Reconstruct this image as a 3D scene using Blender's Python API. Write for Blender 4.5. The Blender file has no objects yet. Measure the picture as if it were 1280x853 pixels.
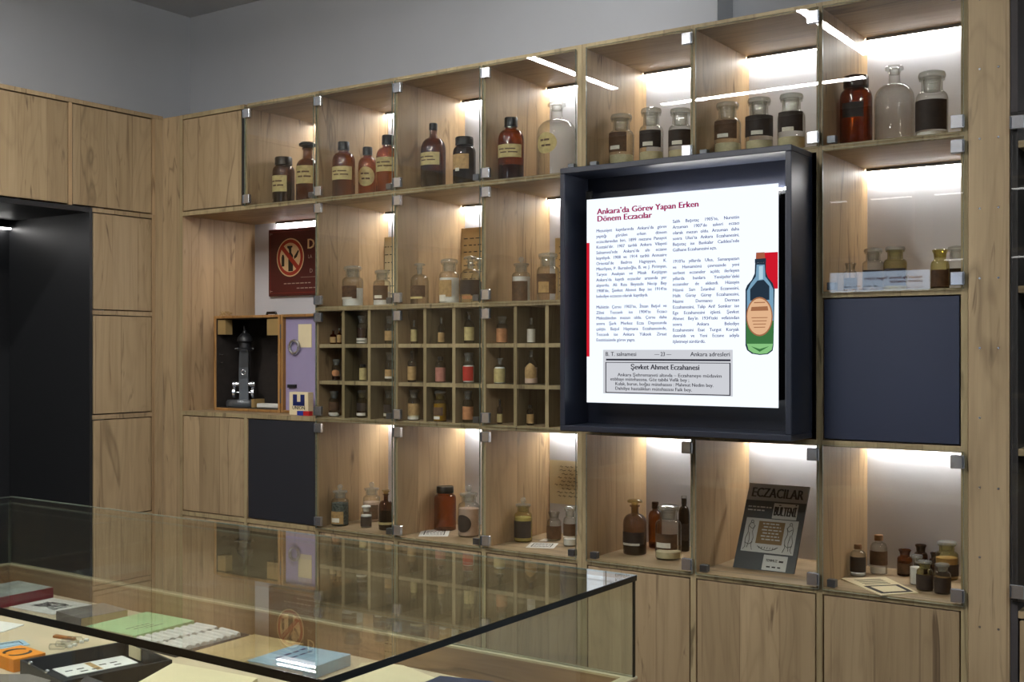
import bpy, bmesh, math, random
from mathutils import Vector, Matrix
random.seed(7)
SC = bpy.context.scene
COL = SC.collection
PI = math.pi

# ------------------------------------------------------------------ camera
F_PX, HOR, YAW = 1437.57, 438.09, 0.6061
CAM = Vector((3.9618, -3.2342, 1.5))
cd = bpy.data.cameras.new('camera'); cd.sensor_width = 36.0
cd.lens = 36.0 * F_PX / 1280.0
cd.shift_y = (HOR - 426.5) / 1280.0
cd.clip_start = 0.02
cam = bpy.data.objects.new('camera', cd); COL.objects.link(cam)
cam.location = CAM; cam.rotation_euler = (PI / 2, 0, YAW)
SC.camera = cam
RGT = Vector((math.cos(YAW), math.sin(YAW), 0)); FWD = Vector((-math.sin(YAW), math.cos(YAW), 0))
def pl(px, py, ax, v):
    """point where the ray through a photo pixel meets the plane coordinate[ax] = v"""
    d = FWD + RGT * ((px - 640) / F_PX) + Vector((0, 0, 1)) * ((HOR - py) / F_PX)
    return CAM + d * ((v - CAM[ax]) / d[ax])
def depth(P): return (Vector(P) - CAM).dot(FWD)

# ------------------------------------------------------------------ world, exposure
w = bpy.data.worlds.new('world'); SC.world = w; w.use_nodes = True
w.node_tree.nodes['Background'].inputs[0].default_value = (0.5, 0.55, 0.6, 1)
w.node_tree.nodes['Background'].inputs[1].default_value = 0.05
vs = SC.view_settings; vs.view_transform = 'Standard'; vs.look = 'None'; vs.exposure = 0.0; vs.gamma = 1.0
vs.use_curve_mapping = False
SC.cycles.transparent_max_bounces = 32
SC.cycles.max_bounces = 8; SC.cycles.diffuse_bounces = 4; SC.cycles.glossy_bounces = 4
SC.cycles.sample_clamp_indirect = 4.0
SC.cycles.caustics_reflective = False; SC.cycles.caustics_refractive = False
LED = 80.0          # strips inside the niches
LAMP = 210.0         # ceiling lamps
SCREEN = 1.12        # lit wall display

# ------------------------------------------------------------------ materials
def lin(c):
    return tuple(((x / 255) / 12.92 if x / 255 <= 0.04045 else ((x / 255 + 0.055) / 1.055) ** 2.4) for x in c[:3]) + (1,)
class NT:
    def __init__(s, name):
        s.m = bpy.data.materials.new(name); s.m.use_nodes = True
        s.t = s.m.node_tree; s.t.nodes.clear()
        s.out = s.t.nodes.new('ShaderNodeOutputMaterial')
    def n(s, ty, **kw):
        x = s.t.nodes.new('ShaderNode' + ty)
        for k, v in kw.items(): setattr(x, k, v)
        return x
    def l(s, a, b): s.t.links.new(a, b)
    def math(s, op, a, b=None):
        x = s.n('Math', operation=op)
        for i, q in enumerate((a, b)):
            if q is None: continue
            if isinstance(q, (int, float)): x.inputs[i].default_value = q
            else: s.l(q, x.inputs[i])
        return x.outputs[0]
    def mixc(s, f, a, b, mode='MIX'):
        x = s.n('MixRGB', blend_type=mode)
        for i, q in enumerate((f, a, b)):
            if isinstance(q, (int, float)): x.inputs[i].default_value = q
            elif isinstance(q, tuple): x.inputs[i].default_value = q
            else: s.l(q, x.inputs[i])
        return x.outputs[0]
    def ramp(s, f, stops):
        x = s.n('ValToRGB'); e = x.color_ramp.elements
        while len(e) < len(stops): e.new(0.5)
        for i, (p, c) in enumerate(stops):
            e[i].position = p; e[i].color = c if isinstance(c, tuple) else (c, c, c, 1)
        s.l(f, x.inputs[0]); return x.outputs[0]
M = {}
def plain(name, rgb, rough=0.6, metal=0.0, spec=0.4, noise=0.0, nscale=30, bump=0.0):
    g = NT(name); p = g.n('BsdfPrincipled'); c = lin(rgb)
    p.inputs['Base Color'].default_value = c
    p.inputs['Roughness'].default_value = rough; p.inputs['Metallic'].default_value = metal
    p.inputs['Specular IOR Level'].default_value = spec
    if noise or bump:
        tc = g.n('TexCoord'); nz = g.n('TexNoise'); nz.inputs['Scale'].default_value = nscale
        nz.inputs['Detail'].default_value = 5
        g.l(tc.outputs['Object'], nz.inputs['Vector'])
        if noise:
            lo = tuple(x * (1 - noise) for x in c[:3]) + (1,); hi = tuple(min(1, x * (1 + noise)) for x in c[:3]) + (1,)
            g.l(g.ramp(nz.outputs['Fac'], [(0.3, lo), (0.7, hi)]), p.inputs['Base Color'])
        if bump:
            b = g.n('Bump'); b.inputs['Strength'].default_value = bump; b.inputs['Distance'].default_value = 0.002
            g.l(nz.outputs['Fac'], b.inputs['Height']); g.l(b.outputs[0], p.inputs['Normal'])
    g.l(p.outputs[0], g.out.inputs[0]); M[name] = g.m; return g.m
def emit(name, rgb, k, linear=False):
    g = NT(name); e = g.n('Emission'); e.inputs[0].default_value = (tuple(rgb) + (1,)) if linear else lin(rgb)
    e.inputs[1].default_value = k; g.l(e.outputs[0], g.out.inputs[0]); M[name] = g.m; return g.m
def wood(name, axis, tint=(1, 1, 1), rough=0.5):
    """oak veneer; axis is the direction of the grain ('z' or 'x')"""
    g = NT(name); p = g.n('BsdfPrincipled')
    tc = g.n('TexCoord'); oi = g.n('ObjectInfo'); sp = g.n('SeparateXYZ')
    g.l(tc.outputs['Object'], sp.inputs[0])
    rnd = g.math('MULTIPLY', oi.outputs['Random'], 37.0)
    if axis == 'z': u0 = g.math('ADD', sp.outputs[0], sp.outputs[1]); v0 = sp.outputs[2]
    else: u0 = g.math('ADD', sp.outputs[1], sp.outputs[2]); v0 = sp.outputs[0]
    u = g.math('ADD', u0, rnd); v = g.math('ADD', v0, g.math('MULTIPLY', rnd, 1.7))
    up = g.math('MULTIPLY', u, 1 / 0.125)
    pk = g.math('FLOOR', up); fr = g.math('FRACT', up)
    wn = g.n('TexWhiteNoise', noise_dimensions='1D'); g.l(pk, wn.inputs['W'])
    tone = wn.outputs['Value']
    def vec(su, sv):
        c = g.n('CombineXYZ')
        g.l(g.math('MULTIPLY', u, su), c.inputs[0]); g.l(g.math('MULTIPLY', v, sv), c.inputs[1])
        g.l(g.math('MULTIPLY', tone, 9.0), c.inputs[2]); return c.outputs[0]
    def noise(vv, detail=4, dist=0.0, rough_=0.55):
        z = g.n('TexNoise'); z.inputs['Scale'].default_value = 1.0; z.inputs['Detail'].default_value = detail
        z.inputs['Distortion'].default_value = dist; z.inputs['Roughness'].default_value = rough_
        g.l(vv, z.inputs['Vector']); return z.outputs['Fac']
    broad = noise(vec(7, 0.7), 3, 0.5)
    rings = g.math('PINGPONG', g.math('MULTIPLY', noise(vec(5.5, 0.75), 2, 0.9), 22.0), 1.0)
    fine = noise(vec(190, 7), 3)
    med = noise(vec(46, 1.6), 4, 0.4)
    kn = noise(vec(13, 1.9), 3, 1.6, 0.6)
    T = lambda c: tuple(a * b for a, b in zip(c, tint)) + (1,)
    light, mid, dark = T((0.412, 0.306, 0.180)), T((0.325, 0.234, 0.132)), T((0.128, 0.082, 0.044))
    col = g.mixc(g.ramp(broad, [(0.3, 0.0), (0.72, 1.0)]), light, mid)
    col = g.mixc(g.math('MULTIPLY', g.ramp(med, [(0.5, 0.0), (0.78, 1.0)]), 0.34), col, dark)
    col = g.mixc(g.math('MULTIPLY', g.ramp(rings, [(0.6, 0.0), (1.0, 1.0)]), 0.17), col, dark)
    col = g.mixc(g.math('MULTIPLY', g.ramp(fine, [(0.5, 0.0), (0.8, 1.0)]), 0.16), col, dark)
    col = g.mixc(g.math('MULTIPLY', g.ramp(kn, [(0.63, 0.0), (0.72, 1.0)]), 0.72), col, T((0.075, 0.046, 0.026)))
    crack = g.ramp(g.math('ABSOLUTE', g.math('SUBTRACT', noise(vec(4.2, 0.55), 3, 0.7), 0.5)), [(0.0, 1.0), (0.016, 0.0)])
    cmask = g.ramp(noise(vec(2.5, 1.1), 2), [(0.46, 0.0), (0.58, 1.0)])
    col = g.mixc(g.math('MULTIPLY', g.math('MULTIPLY', crack, cmask), 0.55), col, T((0.085, 0.055, 0.03)))
    seam = g.ramp(g.math('ABSOLUTE', g.math('SUBTRACT', fr, 0.5)), [(0.465, 0.0), (0.5, 1.0)])
    col = g.mixc(g.math('MULTIPLY', seam, g.ramp(noise(vec(3, 2.4), 2), [(0.42, 0.05), (0.62, 0.6)])), col, dark)
    tn = g.ramp(tone, [(0.0, (0.84, 0.83, 0.82, 1)), (1.0, (1.1, 1.1, 1.1, 1))])
    col = g.mixc(1.0, col, tn, 'MULTIPLY')
    g.l(col, p.inputs['Base Color'])
    p.inputs['Roughness'].default_value = rough; p.inputs['Specular IOR Level'].default_value = 0.3
    b = g.n('Bump'); b.inputs['Strength'].default_value = 0.18; b.inputs['Distance'].default_value = 0.0015
    g.l(fine, b.inputs['Height']); g.l(b.outputs[0], p.inputs['Normal'])
    g.l(p.outputs[0], g.out.inputs[0]); M[name] = g.m; return g.m
def glass(name, tint, ior=1.45, rough=0.015, edge=None, frost=0.0, gl=1.0):
    """thin clear or tinted glass wall: Fresnel mix of transmission and mirror; walls seen edge-on absorb more"""
    g = NT(name); tr = g.n('BsdfTransparent'); gs = g.n('BsdfGlossy'); gs.inputs['Roughness'].default_value = rough
    gs.inputs['Color'].default_value = (gl, gl, gl, 1)
    fz = g.n('Fresnel'); mx = g.n('MixShader')
    ge = g.n('NewGeometry'); mr = g.n('MapRange')          # both sides of the wall reflect as glass does from the air
    mr.inputs['To Min'].default_value = ior; mr.inputs['To Max'].default_value = 1 / ior
    g.l(ge.outputs['Backfacing'], mr.inputs['Value']); g.l(mr.outputs[0], fz.inputs['IOR'])
    if edge:
        lw = g.n('LayerWeight'); lw.inputs['Blend'].default_value = 0.35
        g.l(g.mixc(lw.outputs['Facing'], tuple(tint) + (1,), tuple(edge) + (1,)), tr.inputs[0])
    else: tr.inputs[0].default_value = tuple(tint) + (1,)
    base = tr.outputs[0]
    if frost:
        df = g.n('BsdfDiffuse'); df.inputs[0].default_value = (0.75, 0.77, 0.75, 1); m2 = g.n('MixShader')
        m2.inputs[0].default_value = frost; g.l(base, m2.inputs[1]); g.l(df.outputs[0], m2.inputs[2]); base = m2.outputs[0]
    g.l(fz.outputs[0], mx.inputs[0]); g.l(base, mx.inputs[1]); g.l(gs.outputs[0], mx.inputs[2])
    g.l(mx.outputs[0], g.out.inputs[0]); M[name] = g.m; return g.m

wood('oak_v', 'z'); wood('oak_h', 'x')
wood('oak_edge', 'z', (1.13, 1.05, 1.0)); wood('edge_band', 'z', (0.98, 1.06, 1.02)); wood('oak_grid_shaded', 'z', (0.58, 0.62, 0.60), 0.6)  # grid oak: same wood, the pigeonholes' shade put into its tint
wood('case_wood', 'x', (1.05, 0.92, 0.85)); wood('box_wood', 'z', (1.0, 0.72, 0.42), 0.4)
plain('wall_paint', (176, 178, 181), 0.9, noise=0.03, nscale=3)
plain('ceil_paint', (196, 197, 199), 0.9)
plain('back_white', (200, 200, 204), 0.85, noise=0.02, nscale=4)
plain('floor_mat', (92, 88, 84), 0.5, noise=0.12, nscale=6)
plain('black_metal', (30, 31, 33), 0.42, spec=0.5)
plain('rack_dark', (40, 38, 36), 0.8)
plain('navy_panel', (40, 46, 66), 0.38, spec=0.5)
plain('black_panel', (38, 40, 46), 0.5, spec=0.45)
plain('navy_frame', (36, 40, 52), 0.35, spec=0.5)
plain('navy_inner', (28, 31, 42), 0.3, spec=0.5)
plain('chrome', (205, 207, 212), 0.25, 0.9)
plain('steel_dark', (105, 108, 114), 0.35, 0.8)
plain('alu', (120, 120, 122), 0.4, 0.7)
plain('tray_beige', (196, 178, 148), 0.8, noise=0.06, nscale=9)
plain('black_cap', (12, 11, 11), 0.3, spec=0.25)
plain('label_cream', (186, 170, 118), 0.8, noise=0.18, nscale=70)
plain('label_brown', (86, 62, 42), 0.75, noise=0.3, nscale=60)
plain('label_dark', (48, 38, 33), 0.7, noise=0.25, nscale=60)
plain('label_tan', (170, 138, 92), 0.8, noise=0.22, nscale=80)
plain('label_white', (218, 214, 200), 0.8, noise=0.06, nscale=90)
plain('label_red', (176, 38, 30), 0.7, noise=0.08, nscale=60)
plain('label_orange', (176, 122, 82), 0.75, noise=0.2, nscale=60)
plain('label_pink', (168, 112, 100), 0.75, noise=0.15, nscale=60)
plain('powder_white', (240, 239, 234), 0.95, noise=0.08, nscale=60, bump=0.3)
plain('powder_cream', (206, 196, 160), 0.95, noise=0.1, nscale=60, bump=0.3)
plain('powder_pink', (196, 170, 152), 0.95, noise=0.1, nscale=60)
plain('liquid_yellow', (176, 152, 40), 0.3)
plain('liquid_black', (16, 13, 12), 0.15)
plain('liquid_brown', (46, 24, 14), 0.2)
plain('herb', (92, 96, 90), 0.95, noise=0.6, nscale=140, bump=1.0)
plain('cork', (120, 88, 58), 0.9, noise=0.2, nscale=120)
plain('paper_white', (222, 220, 214), 0.85, noise=0.03, nscale=12)
plain('paper_cream', (220, 206, 168), 0.85, noise=0.05, nscale=10)
plain('paper_old', (196, 168, 118), 0.85, noise=0.15, nscale=9)
plain('paper_green', (168, 204, 150), 0.8, noise=0.04, nscale=12)
plain('ink', (38, 36, 36), 0.8)
plain('ink_red', (150, 60, 44), 0.8)
plain('grey_cover', (112, 104, 96), 0.8, noise=0.12, nscale=20)
plain('dark_cover', (62, 58, 58), 0.7, noise=0.1, nscale=20)
plain('navy_cover', (52, 58, 82), 0.5)
plain('blue_cover', (160, 190, 208), 0.5, noise=0.12, nscale=14)
plain('red_spine', (128, 28, 38), 0.5)
plain('photo_cover', (150, 156, 150), 0.4, noise=0.5, nscale=18)
plain('orange_box', (226, 138, 24), 0.5)
plain('amber_plastic', (150, 92, 30), 0.4)
plain('black_tray', (26, 26, 28), 0.5)
plain('sign_maroon', (78, 27, 23), 0.5, noise=0.05, nscale=10)
plain('sign_rim', (126, 42, 34), 0.45)
plain('sign_cream', (226, 196, 150), 0.6)
plain('sign_red', (164, 52, 32), 0.6)
plain('sign_dark', (44, 34, 24), 0.6)
plain('sign_grey', (168, 150, 140), 0.6)
plain('case_lining', (40, 34, 30), 0.9, noise=0.2, nscale=30)
plain('lid_lining', (150, 140, 172), 0.55, noise=0.08, nscale=6)
plain('felt_tan', (150, 124, 78), 0.9)
plain('scope_grey', (92, 95, 98), 0.35, 0.4)
plain('scope_dark', (34, 34, 36), 0.4)
plain('union_blue', (30, 40, 96), 0.5)
plain('toy_blue', (34, 52, 140), 0.4)
plain('toy_red', (164, 30, 34), 0.4)
plain('mag_dark', (60, 66, 68), 0.55, noise=0.06, nscale=10)
plain('mag_grey', (150, 150, 148), 0.55)
plain('mag_light', (196, 196, 190), 0.55)
plain('mag_brown', (128, 102, 62), 0.6)
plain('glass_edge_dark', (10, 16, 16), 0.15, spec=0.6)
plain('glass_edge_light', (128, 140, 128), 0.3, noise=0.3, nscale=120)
plain('rim_pale', (196, 182, 146), 0.5)
plain('frost_white', (214, 214, 206), 0.7)
plain('leaf_green', (86, 104, 62), 0.7, noise=0.3, nscale=30)
emit('led', (1.0, 0.97, 0.955), LED, True)
emit('led_soft', (1.0, 0.97, 0.94), 14.0, True)
emit('led_facing', (1.0, 0.97, 0.94), 6.0, True)
emit('diode', (1.0, 0.97, 0.93), 150.0, True)
emit('scr_bright', (0.66, 0.80, 1.0), 5.0, True)
emit('lamp_up_fill', (1.0, 0.98, 0.96), 75.0, True)
emit('lamp_cool', (0.84, 0.93, 1.0), LAMP, True)
emit('lamp', (1.0, 0.975, 0.94), LAMP, True)
emit('scr_white', (0.86, 0.93, 1.0), SCREEN, True)
emit('scr_purple', (158, 16, 84), 1.0); emit('scr_navy', (36, 46, 124), 1.0); emit('scr_red', (205, 26, 44), 1.0)
emit('scr_grey', (206, 208, 214), 1.0); emit('scr_ink', (40, 40, 52), 1.0)
emit('scr_bot_dark', (38, 52, 66), 1.0); emit('scr_bot_blue', (120, 160, 186), 1.0); emit('scr_bot_pale', (176, 208, 224), 1.0)
emit('scr_bot_green', (62, 116, 66), 1.0); emit('scr_bot_lime', (136, 196, 128), 1.0)
emit('scr_bot_label', (226, 180, 140), 1.0); emit('scr_bot_brown', (160, 108, 76), 1.0); emit('scr_bot_cork', (166, 92, 68), 1.0)
glass('pane', (0.95, 0.96, 0.95), 1.42, 0.0)
glass('case_pane', (0.93, 0.955, 0.94), 1.5, 0.0)
glass('clear', (0.975, 0.98, 0.97), 1.48, 0.08, (0.48, 0.50, 0.47))
glass('frosted', (0.90, 0.91, 0.88), 1.5, 0.05, (0.42, 0.44, 0.42), 0.16)
glass('deep_amber', (0.46, 0.19, 0.05), 1.48, 0.08, (0.16, 0.05, 0.012))
glass('amber', (0.62, 0.30, 0.07), 1.48, 0.08, (0.30, 0.10, 0.022))
glass('brown', (0.36, 0.19, 0.09), 1.48, 0.08, (0.12, 0.05, 0.02))
glass('darkglass', (0.16, 0.10, 0.085), 1.48, 0.08, (0.05, 0.03, 0.03))
glass('smoke', (0.62, 0.52, 0.48), 1.48, 0.08, (0.22, 0.16, 0.15))
glass('yellowish', (0.86, 0.82, 0.55), 1.48, 0.08, (0.45, 0.40, 0.2))
glass('yellow', (0.78, 0.66, 0.16), 1.48, 0.08, (0.35, 0.26, 0.04))
glass('screen_cover', (0.9, 0.9, 0.9), 1.45, 0.02)

# ------------------------------------------------------------------ mesh helpers
class MB:
    def __init__(s): s.v, s.f, s.mi, s.sm = [], [], [], []
    def face(s, idx, mi=0, sm=False): s.f.append(idx); s.mi.append(mi); s.sm.append(sm)
    def box(s, x0, x1, y0, y1, z0, z1, mi=0, side=None):
        """axis box; side = material of the four narrow faces of a pane lying in xz"""
        b = len(s.v)
        s.v += [(x0, y0, z0), (x1, y0, z0), (x1, y1, z0), (x0, y1, z0), (x0, y0, z1), (x1, y0, z1), (x1, y1, z1), (x0, y1, z1)]
        for q, k in (((0, 3, 2, 1), 'z0'), ((4, 5, 6, 7), 'z1'), ((0, 1, 5, 4), 'y0'), ((2, 3, 7, 6), 'y1'), ((1, 2, 6, 5), 'x1'), ((3, 0, 4, 7), 'x0')):
            m = mi
            if side and k in side: m = side[k]
            s.face(tuple(b + i for i in q), m)
        return s
    def cbox(s, x0, x1, y0, y1, z0, z1, c=0.0015, mi=0):
        """box with chamfered edges"""
        bm = bmesh.new(); bmesh.ops.create_cube(bm, size=1.0)
        for v in bm.verts: v.co = ((x0 + x1) / 2 + v.co.x * (x1 - x0), (y0 + y1) / 2 + v.co.y * (y1 - y0), (z0 + z1) / 2 + v.co.z * (z1 - z0))
        bmesh.ops.bevel(bm, geom=bm.edges[:], offset=c, segments=1, affect='EDGES', profile=0.5)
        return s.bm(bm, mi)
    def bm(s, bm, mi=0, sm=False):
        b = len(s.v); bm.verts.index_update(); s.v += [tuple(v.co) for v in bm.verts]
        for f in bm.faces: s.face(tuple(b + v.index for v in f.verts), mi, sm)
        bm.free(); return s
    def lathe(s, prof, n=28, mi=0, c=(0, 0, 0), sm=True):
        b0 = len(s.v)
        for r, z in prof:
            for k in range(n):
                a = 2 * PI * k / n; s.v.append((c[0] + r * math.cos(a), c[1] + r * math.sin(a), c[2] + z))
        for i in range(len(prof) - 1):
            for k in range(n):
                a, d = b0 + i * n + k, b0 + i * n + (k + 1) % n
                s.face((a, d, d + n, a + n), mi, sm)
        if prof[0][0] > 1e-6: s.face(tuple(b0 + k for k in reversed(range(n))), mi)
        if prof[-1][0] > 1e-6: s.face(tuple(b0 + (len(prof) - 1) * n + k for k in range(n)), mi)
        return s
    def patch(s, r, z0, z1, a0, a1, n=10, mi=0, c=(0, 0, 0), oval=False):
        """curved label patch on a cylinder; a thin closed sheet"""
        b = len(s.v); t = 0.0006
        if oval:
            m = 20; am, zm = (a0 + a1) / 2, (z0 + z1) / 2
            for rr in (r, r - t):
                for k in range(m):
                    q = 2 * PI * k / m; a = am + (a1 - a0) / 2 * math.cos(q); z = zm + (z1 - z0) / 2 * math.sin(q)
                    s.v.append((c[0] + rr * math.cos(a), c[1] + rr * math.sin(a), c[2] + z))
            # rows of quads across the oval
            half = m // 2
            for k in range(half):
                i0, i1, j0, j1 = k, k + 1, (m - k) % m, m - k - 1
                q = [b + i0, b + i1, b + j1, b + j0]
                q = list(dict.fromkeys(q))
                if len(q) > 2: s.face(tuple(reversed(q)) if False else tuple(q), mi, True)
            return s
        for rr in (r, r - t):
            for k in range(n + 1):
                a = a0 + (a1 - a0) * k / n
                for z in (z0, z1): s.v.append((c[0] + rr * math.cos(a), c[1] + rr * math.sin(a), c[2] + z))
        o = 2 * (n + 1)
        for k in range(n):
            i = b + 2 * k
            s.face((i, i + 2, i + 3, i + 1), mi, True); s.face((i + o, i + o + 1, i + o + 3, i + o + 2), mi, True)
            s.face((i, i + o, i + o + 2, i + 2), mi); s.face((i + 1, i + 3, i + o + 3, i + o + 1), mi)
        return s
    def prism(s, pts, z0, z1, mi=0, top=None):
        b, n = len(s.v), len(pts)
        s.v += [(p[0], p[1], z0) for p in pts] + [(p[0], p[1], z1) for p in pts]
        s.face(tuple(b + i for i in reversed(range(n))), mi); s.face(tuple(b + n + i for i in range(n)), mi if top is None else top)
        for i in range(n): s.face((b + i, b + (i + 1) % n, b + n + (i + 1) % n, b + n + i), mi)
        return s
    def plate(s, pts, y0, y1, mi=0):
        """polygon in the xz plane (counter-clockwise seen from -y) given a thickness y0..y1"""
        b, n = len(s.v), len(pts)
        s.v += [(p[0], y0, p[1]) for p in pts] + [(p[0], y1, p[1]) for p in pts]
        s.face(tuple(b + i for i in range(n)), mi); s.face(tuple(b + n + i for i in reversed(range(n))), mi)
        for i in range(n): s.face((b + (i + 1) % n, b + i, b + n + i, b + n + (i + 1) % n), mi)
        return s
    def tube(s, pts, rad, n=10, mi=0):
        pts = [Vector(p) for p in pts]; b = len(s.v); N = len(pts)
        for i, p in enumerate(pts):
            d = (pts[min(i + 1, N - 1)] - pts[max(i - 1, 0)]).normalized()
            a = d.cross(Vector((0.31, 0.2, 0.93))).normalized(); c = d.cross(a)
            r = rad[i] if isinstance(rad, (list, tuple)) else rad
            for k in range(n):
                q = 2 * PI * k / n; s.v.append(tuple(p + a * (r * math.cos(q)) + c * (r * math.sin(q))))
        for i in range(N - 1):
            for k in range(n):
                s.face((b + i * n + k, b + i * n + (k + 1) % n, b + (i + 1) * n + (k + 1) % n, b + (i + 1) * n + k), mi, True)
        s.face(tuple(b + k for k in reversed(range(n))), mi); s.face(tuple(b + (N - 1) * n + k for k in range(n)), mi)
        return s
    def mesh(s, name, mats, off=(0, 0, 0)):
        me = bpy.data.meshes.new(name)
        me.from_pydata([(x - off[0], y - off[1], z - off[2]) for x, y, z in s.v], [], s.f)
        for m in mats: me.materials.append(M[m])
        me.polygons.foreach_set('material_index', s.mi); me.polygons.foreach_set('use_smooth', s.sm)
        me.update()
        if any(s.sm):
            try: me.set_sharp_from_angle(angle=math.radians(38))
            except Exception: pass
        return me
    def build(s, name, mats, parent=None, off=None):
        if isinstance(mats, str): mats = [mats]
        if off is None: off = WORLD0.get(parent.name, (0, 0, 0)) if parent else (0, 0, 0)
        return link(name, s.mesh(name, mats, off), parent)
WORLD0 = {}
def link(name, data, parent=None):
    o = bpy.data.objects.new(name, data); COL.objects.link(o)
    if parent:
        o.parent = parent; WORLD0[o.name] = WORLD0.get(parent.name, (0, 0, 0))
    return o
def tag(o, label=None, cat=None, group=None, kind=None):
    for k, v in (('label', label), ('category', cat), ('group', group), ('kind', kind)):
        if v: o[k] = v
    return o
def thing(name, label, cat, loc=(0, 0, 0), rz=0.0, group=None):
    """an Empty at the thing's base; with rz == 0 the parts may be given in world coordinates"""
    o = bpy.data.objects.new(name, None); COL.objects.link(o); o.empty_display_size = 0.05
    o.location = loc; o.rotation_euler = (0, 0, rz); WORLD0[o.name] = tuple(loc)
    return tag(o, label, cat, group)
def B(*a, **k): return MB().box(*a, **k)
def CB(*a, **k): return MB().cbox(*a, **k)
_tc = {}
def text_geo(body, size):
    """flat glyph polygons of a string: (verts in xy, faces, width)"""
    key = (body, size)
    if key in _tc: return _tc[key]
    c = bpy.data.curves.new('t', 'FONT'); c.body = body; c.size = size; c.resolution_u = 2
    o = bpy.data.objects.new('t', c); COL.objects.link(o)
    me = bpy.data.meshes.new_from_object(o.evaluated_get(bpy.context.evaluated_depsgraph_get()))
    vs_ = [tuple(v.co) for v in me.vertices]; fs = [tuple(p.vertices) for p in me.polygons]
    bpy.data.objects.remove(o); bpy.data.curves.remove(c); bpy.data.meshes.remove(me)
    wd = max((v[0] for v in vs_), default=0)
    _tc[key] = (vs_, fs, wd); return _tc[key]
def add_text(mb, body, size, org, ex, ey, width=None, align='l', mi=0, bold=0.0):
    """lay a string on a surface: org + x*ex + y*ey"""
    v, f, wd = text_geo(body, size)
    sx = (width / wd) if (width and wd > 0) else 1.0
    off = {'l': 0, 'c': -wd * sx / 2, 'r': -wd * sx}[align]
    org, ex, ey = Vector(org), Vector(ex), Vector(ey); nrm = ex.cross(ey).normalized()
    for db in ((0,) if not bold else (-bold, 0, bold)):
        b = len(mb.v); lift = nrm * (abs(db) * 0.02 + (0.00004 if db > 0 else 0))
        mb.v += [tuple(org + ex * (x * sx + off + db) + ey * y + lift) for x, y, z in v]
        for q in f: mb.face(tuple(b + i for i in q), mi)
def justify(mb, lines, size, x0, x1, z0, dz, y, last=(), mi=0):
    """paragraph on a plane y = const, words spread to both margins; '' is a blank line"""
    k = 0
    for ln in lines:
        if not ln: k += 1; continue
        ws = ln.split(' '); wd = [text_geo(t, size)[2] for t in ws]
        free = (x1 - x0) - sum(wd); sp = size * 0.28; sc = 1.0
        if len(ws) > 1:
            if ln in last: gap = sp
            else:
                gap = free / (len(ws) - 1)
                if gap < sp: sc = ((x1 - x0) - sp * (len(ws) - 1)) / sum(wd); gap = sp
        else: gap = 0
        x = x0
        for t, q in zip(ws, wd):
            add_text(mb, t, size, (x, y, z0 - k * dz), (1, 0, 0), (0, 0, 1), width=q * sc, mi=mi, bold=size * 0.02)
            x += q * sc + gap
        k += 1

# ------------------------------------------------------------------ the room
ZR = [2.4955, 2.0820, 1.6600, 1.2325, 0.8063]      # board centre heights, top to bottom
TH = 0.018; D = 0.41; CW = 0.40
XR, YF, CEIL = 6.2, -4.30, 3.10
def struct(name, mb, mat): return tag(mb.build(name, mat), kind='structure')
struct('floor', B(-0.8, XR, YF, 0.7, -0.06, 0.0), 'floor_mat')
struct('ceiling', B(-0.8, XR, YF, 0.7, CEIL, CEIL + 0.06), 'ceil_paint')
mb = MB(); mb.box(-0.5, 2.284, 0.43, 0.62, 0.0, CEIL); mb.box(2.284, XR, 0.56, 0.62, 0, CEIL); struct('wall_back', mb, 'wall_paint')
mb = MB(); mb.box(-0.52, -0.46, YF, 0.43, 2.1, CEIL); mb.box(-0.52, -0.46, -0.352, 0.43, 0, 2.1); mb.box(-0.52, -0.46, YF, -1.27, 0, 2.1)
struct('wall_left', mb, 'wall_paint')
struct('wall_right', B(XR, XR + 0.06, YF, 0.62, 0, CEIL), 'wall_paint')
plain('dark_paint', (74, 73, 72), 0.8)
struct('wall_front', B(-0.8, XR, YF - 0.06, YF, 0, CEIL), 'dark_paint')

# ceiling lamps: the long lit tubes that mirror in the glass doors
def lamp(label, x, y, ln, along, mat='lamp'):
    t = thing('ceiling_lamp', label, 'lamp', (x, y, 2.95), 0, 'linear lamps hung over the display case')
    a, b = (0.02, ln / 2) if along == 'y' else (ln / 2, 0.02)
    CB(-a, a, -b, b, 0.006, 0.05, c=0.002).build('housing', 'alu', t, (0, 0, 0))
    B(-a + 0.002, a - 0.002, -b + 0.002, b - 0.002, 0.0, 0.006).build('diffuser', mat, t, (0, 0, 0))
    B(-a + 0.014, a - 0.014, -b + 0.014, b - 0.014, 0.0501, 0.0515).build('added_uplight', 'lamp_up_fill', t, (0, 0, 0))  # uplight added to brighten the ceiling and upper walls
    for s in (-1, 1):
        q = (0, s * (b - 0.1), 0.0515) if along == 'y' else (s * (a - 0.1), 0, 0.05)
        MB().tube([q, (q[0], q[1], CEIL - 2.95)], 0.0015, 6).build('wire', 'steel_dark', t, (0, 0, 0))
lamp('linear ceiling lamp hung near the black recess', 0.79, -1.75, 1.2, 'y')
lamp('linear ceiling lamp hung in front of the lit wall display', 2.18, -1.80, 1.2, 'y')
lamp('linear ceiling lamp running lengthwise beyond the display case', 1.42, -2.87, 1.2, 'x')
lamp('linear ceiling lamp hung nearest the bare right wall', 5.0, -1.75, 1.6, 'y', 'lamp_cool')

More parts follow.
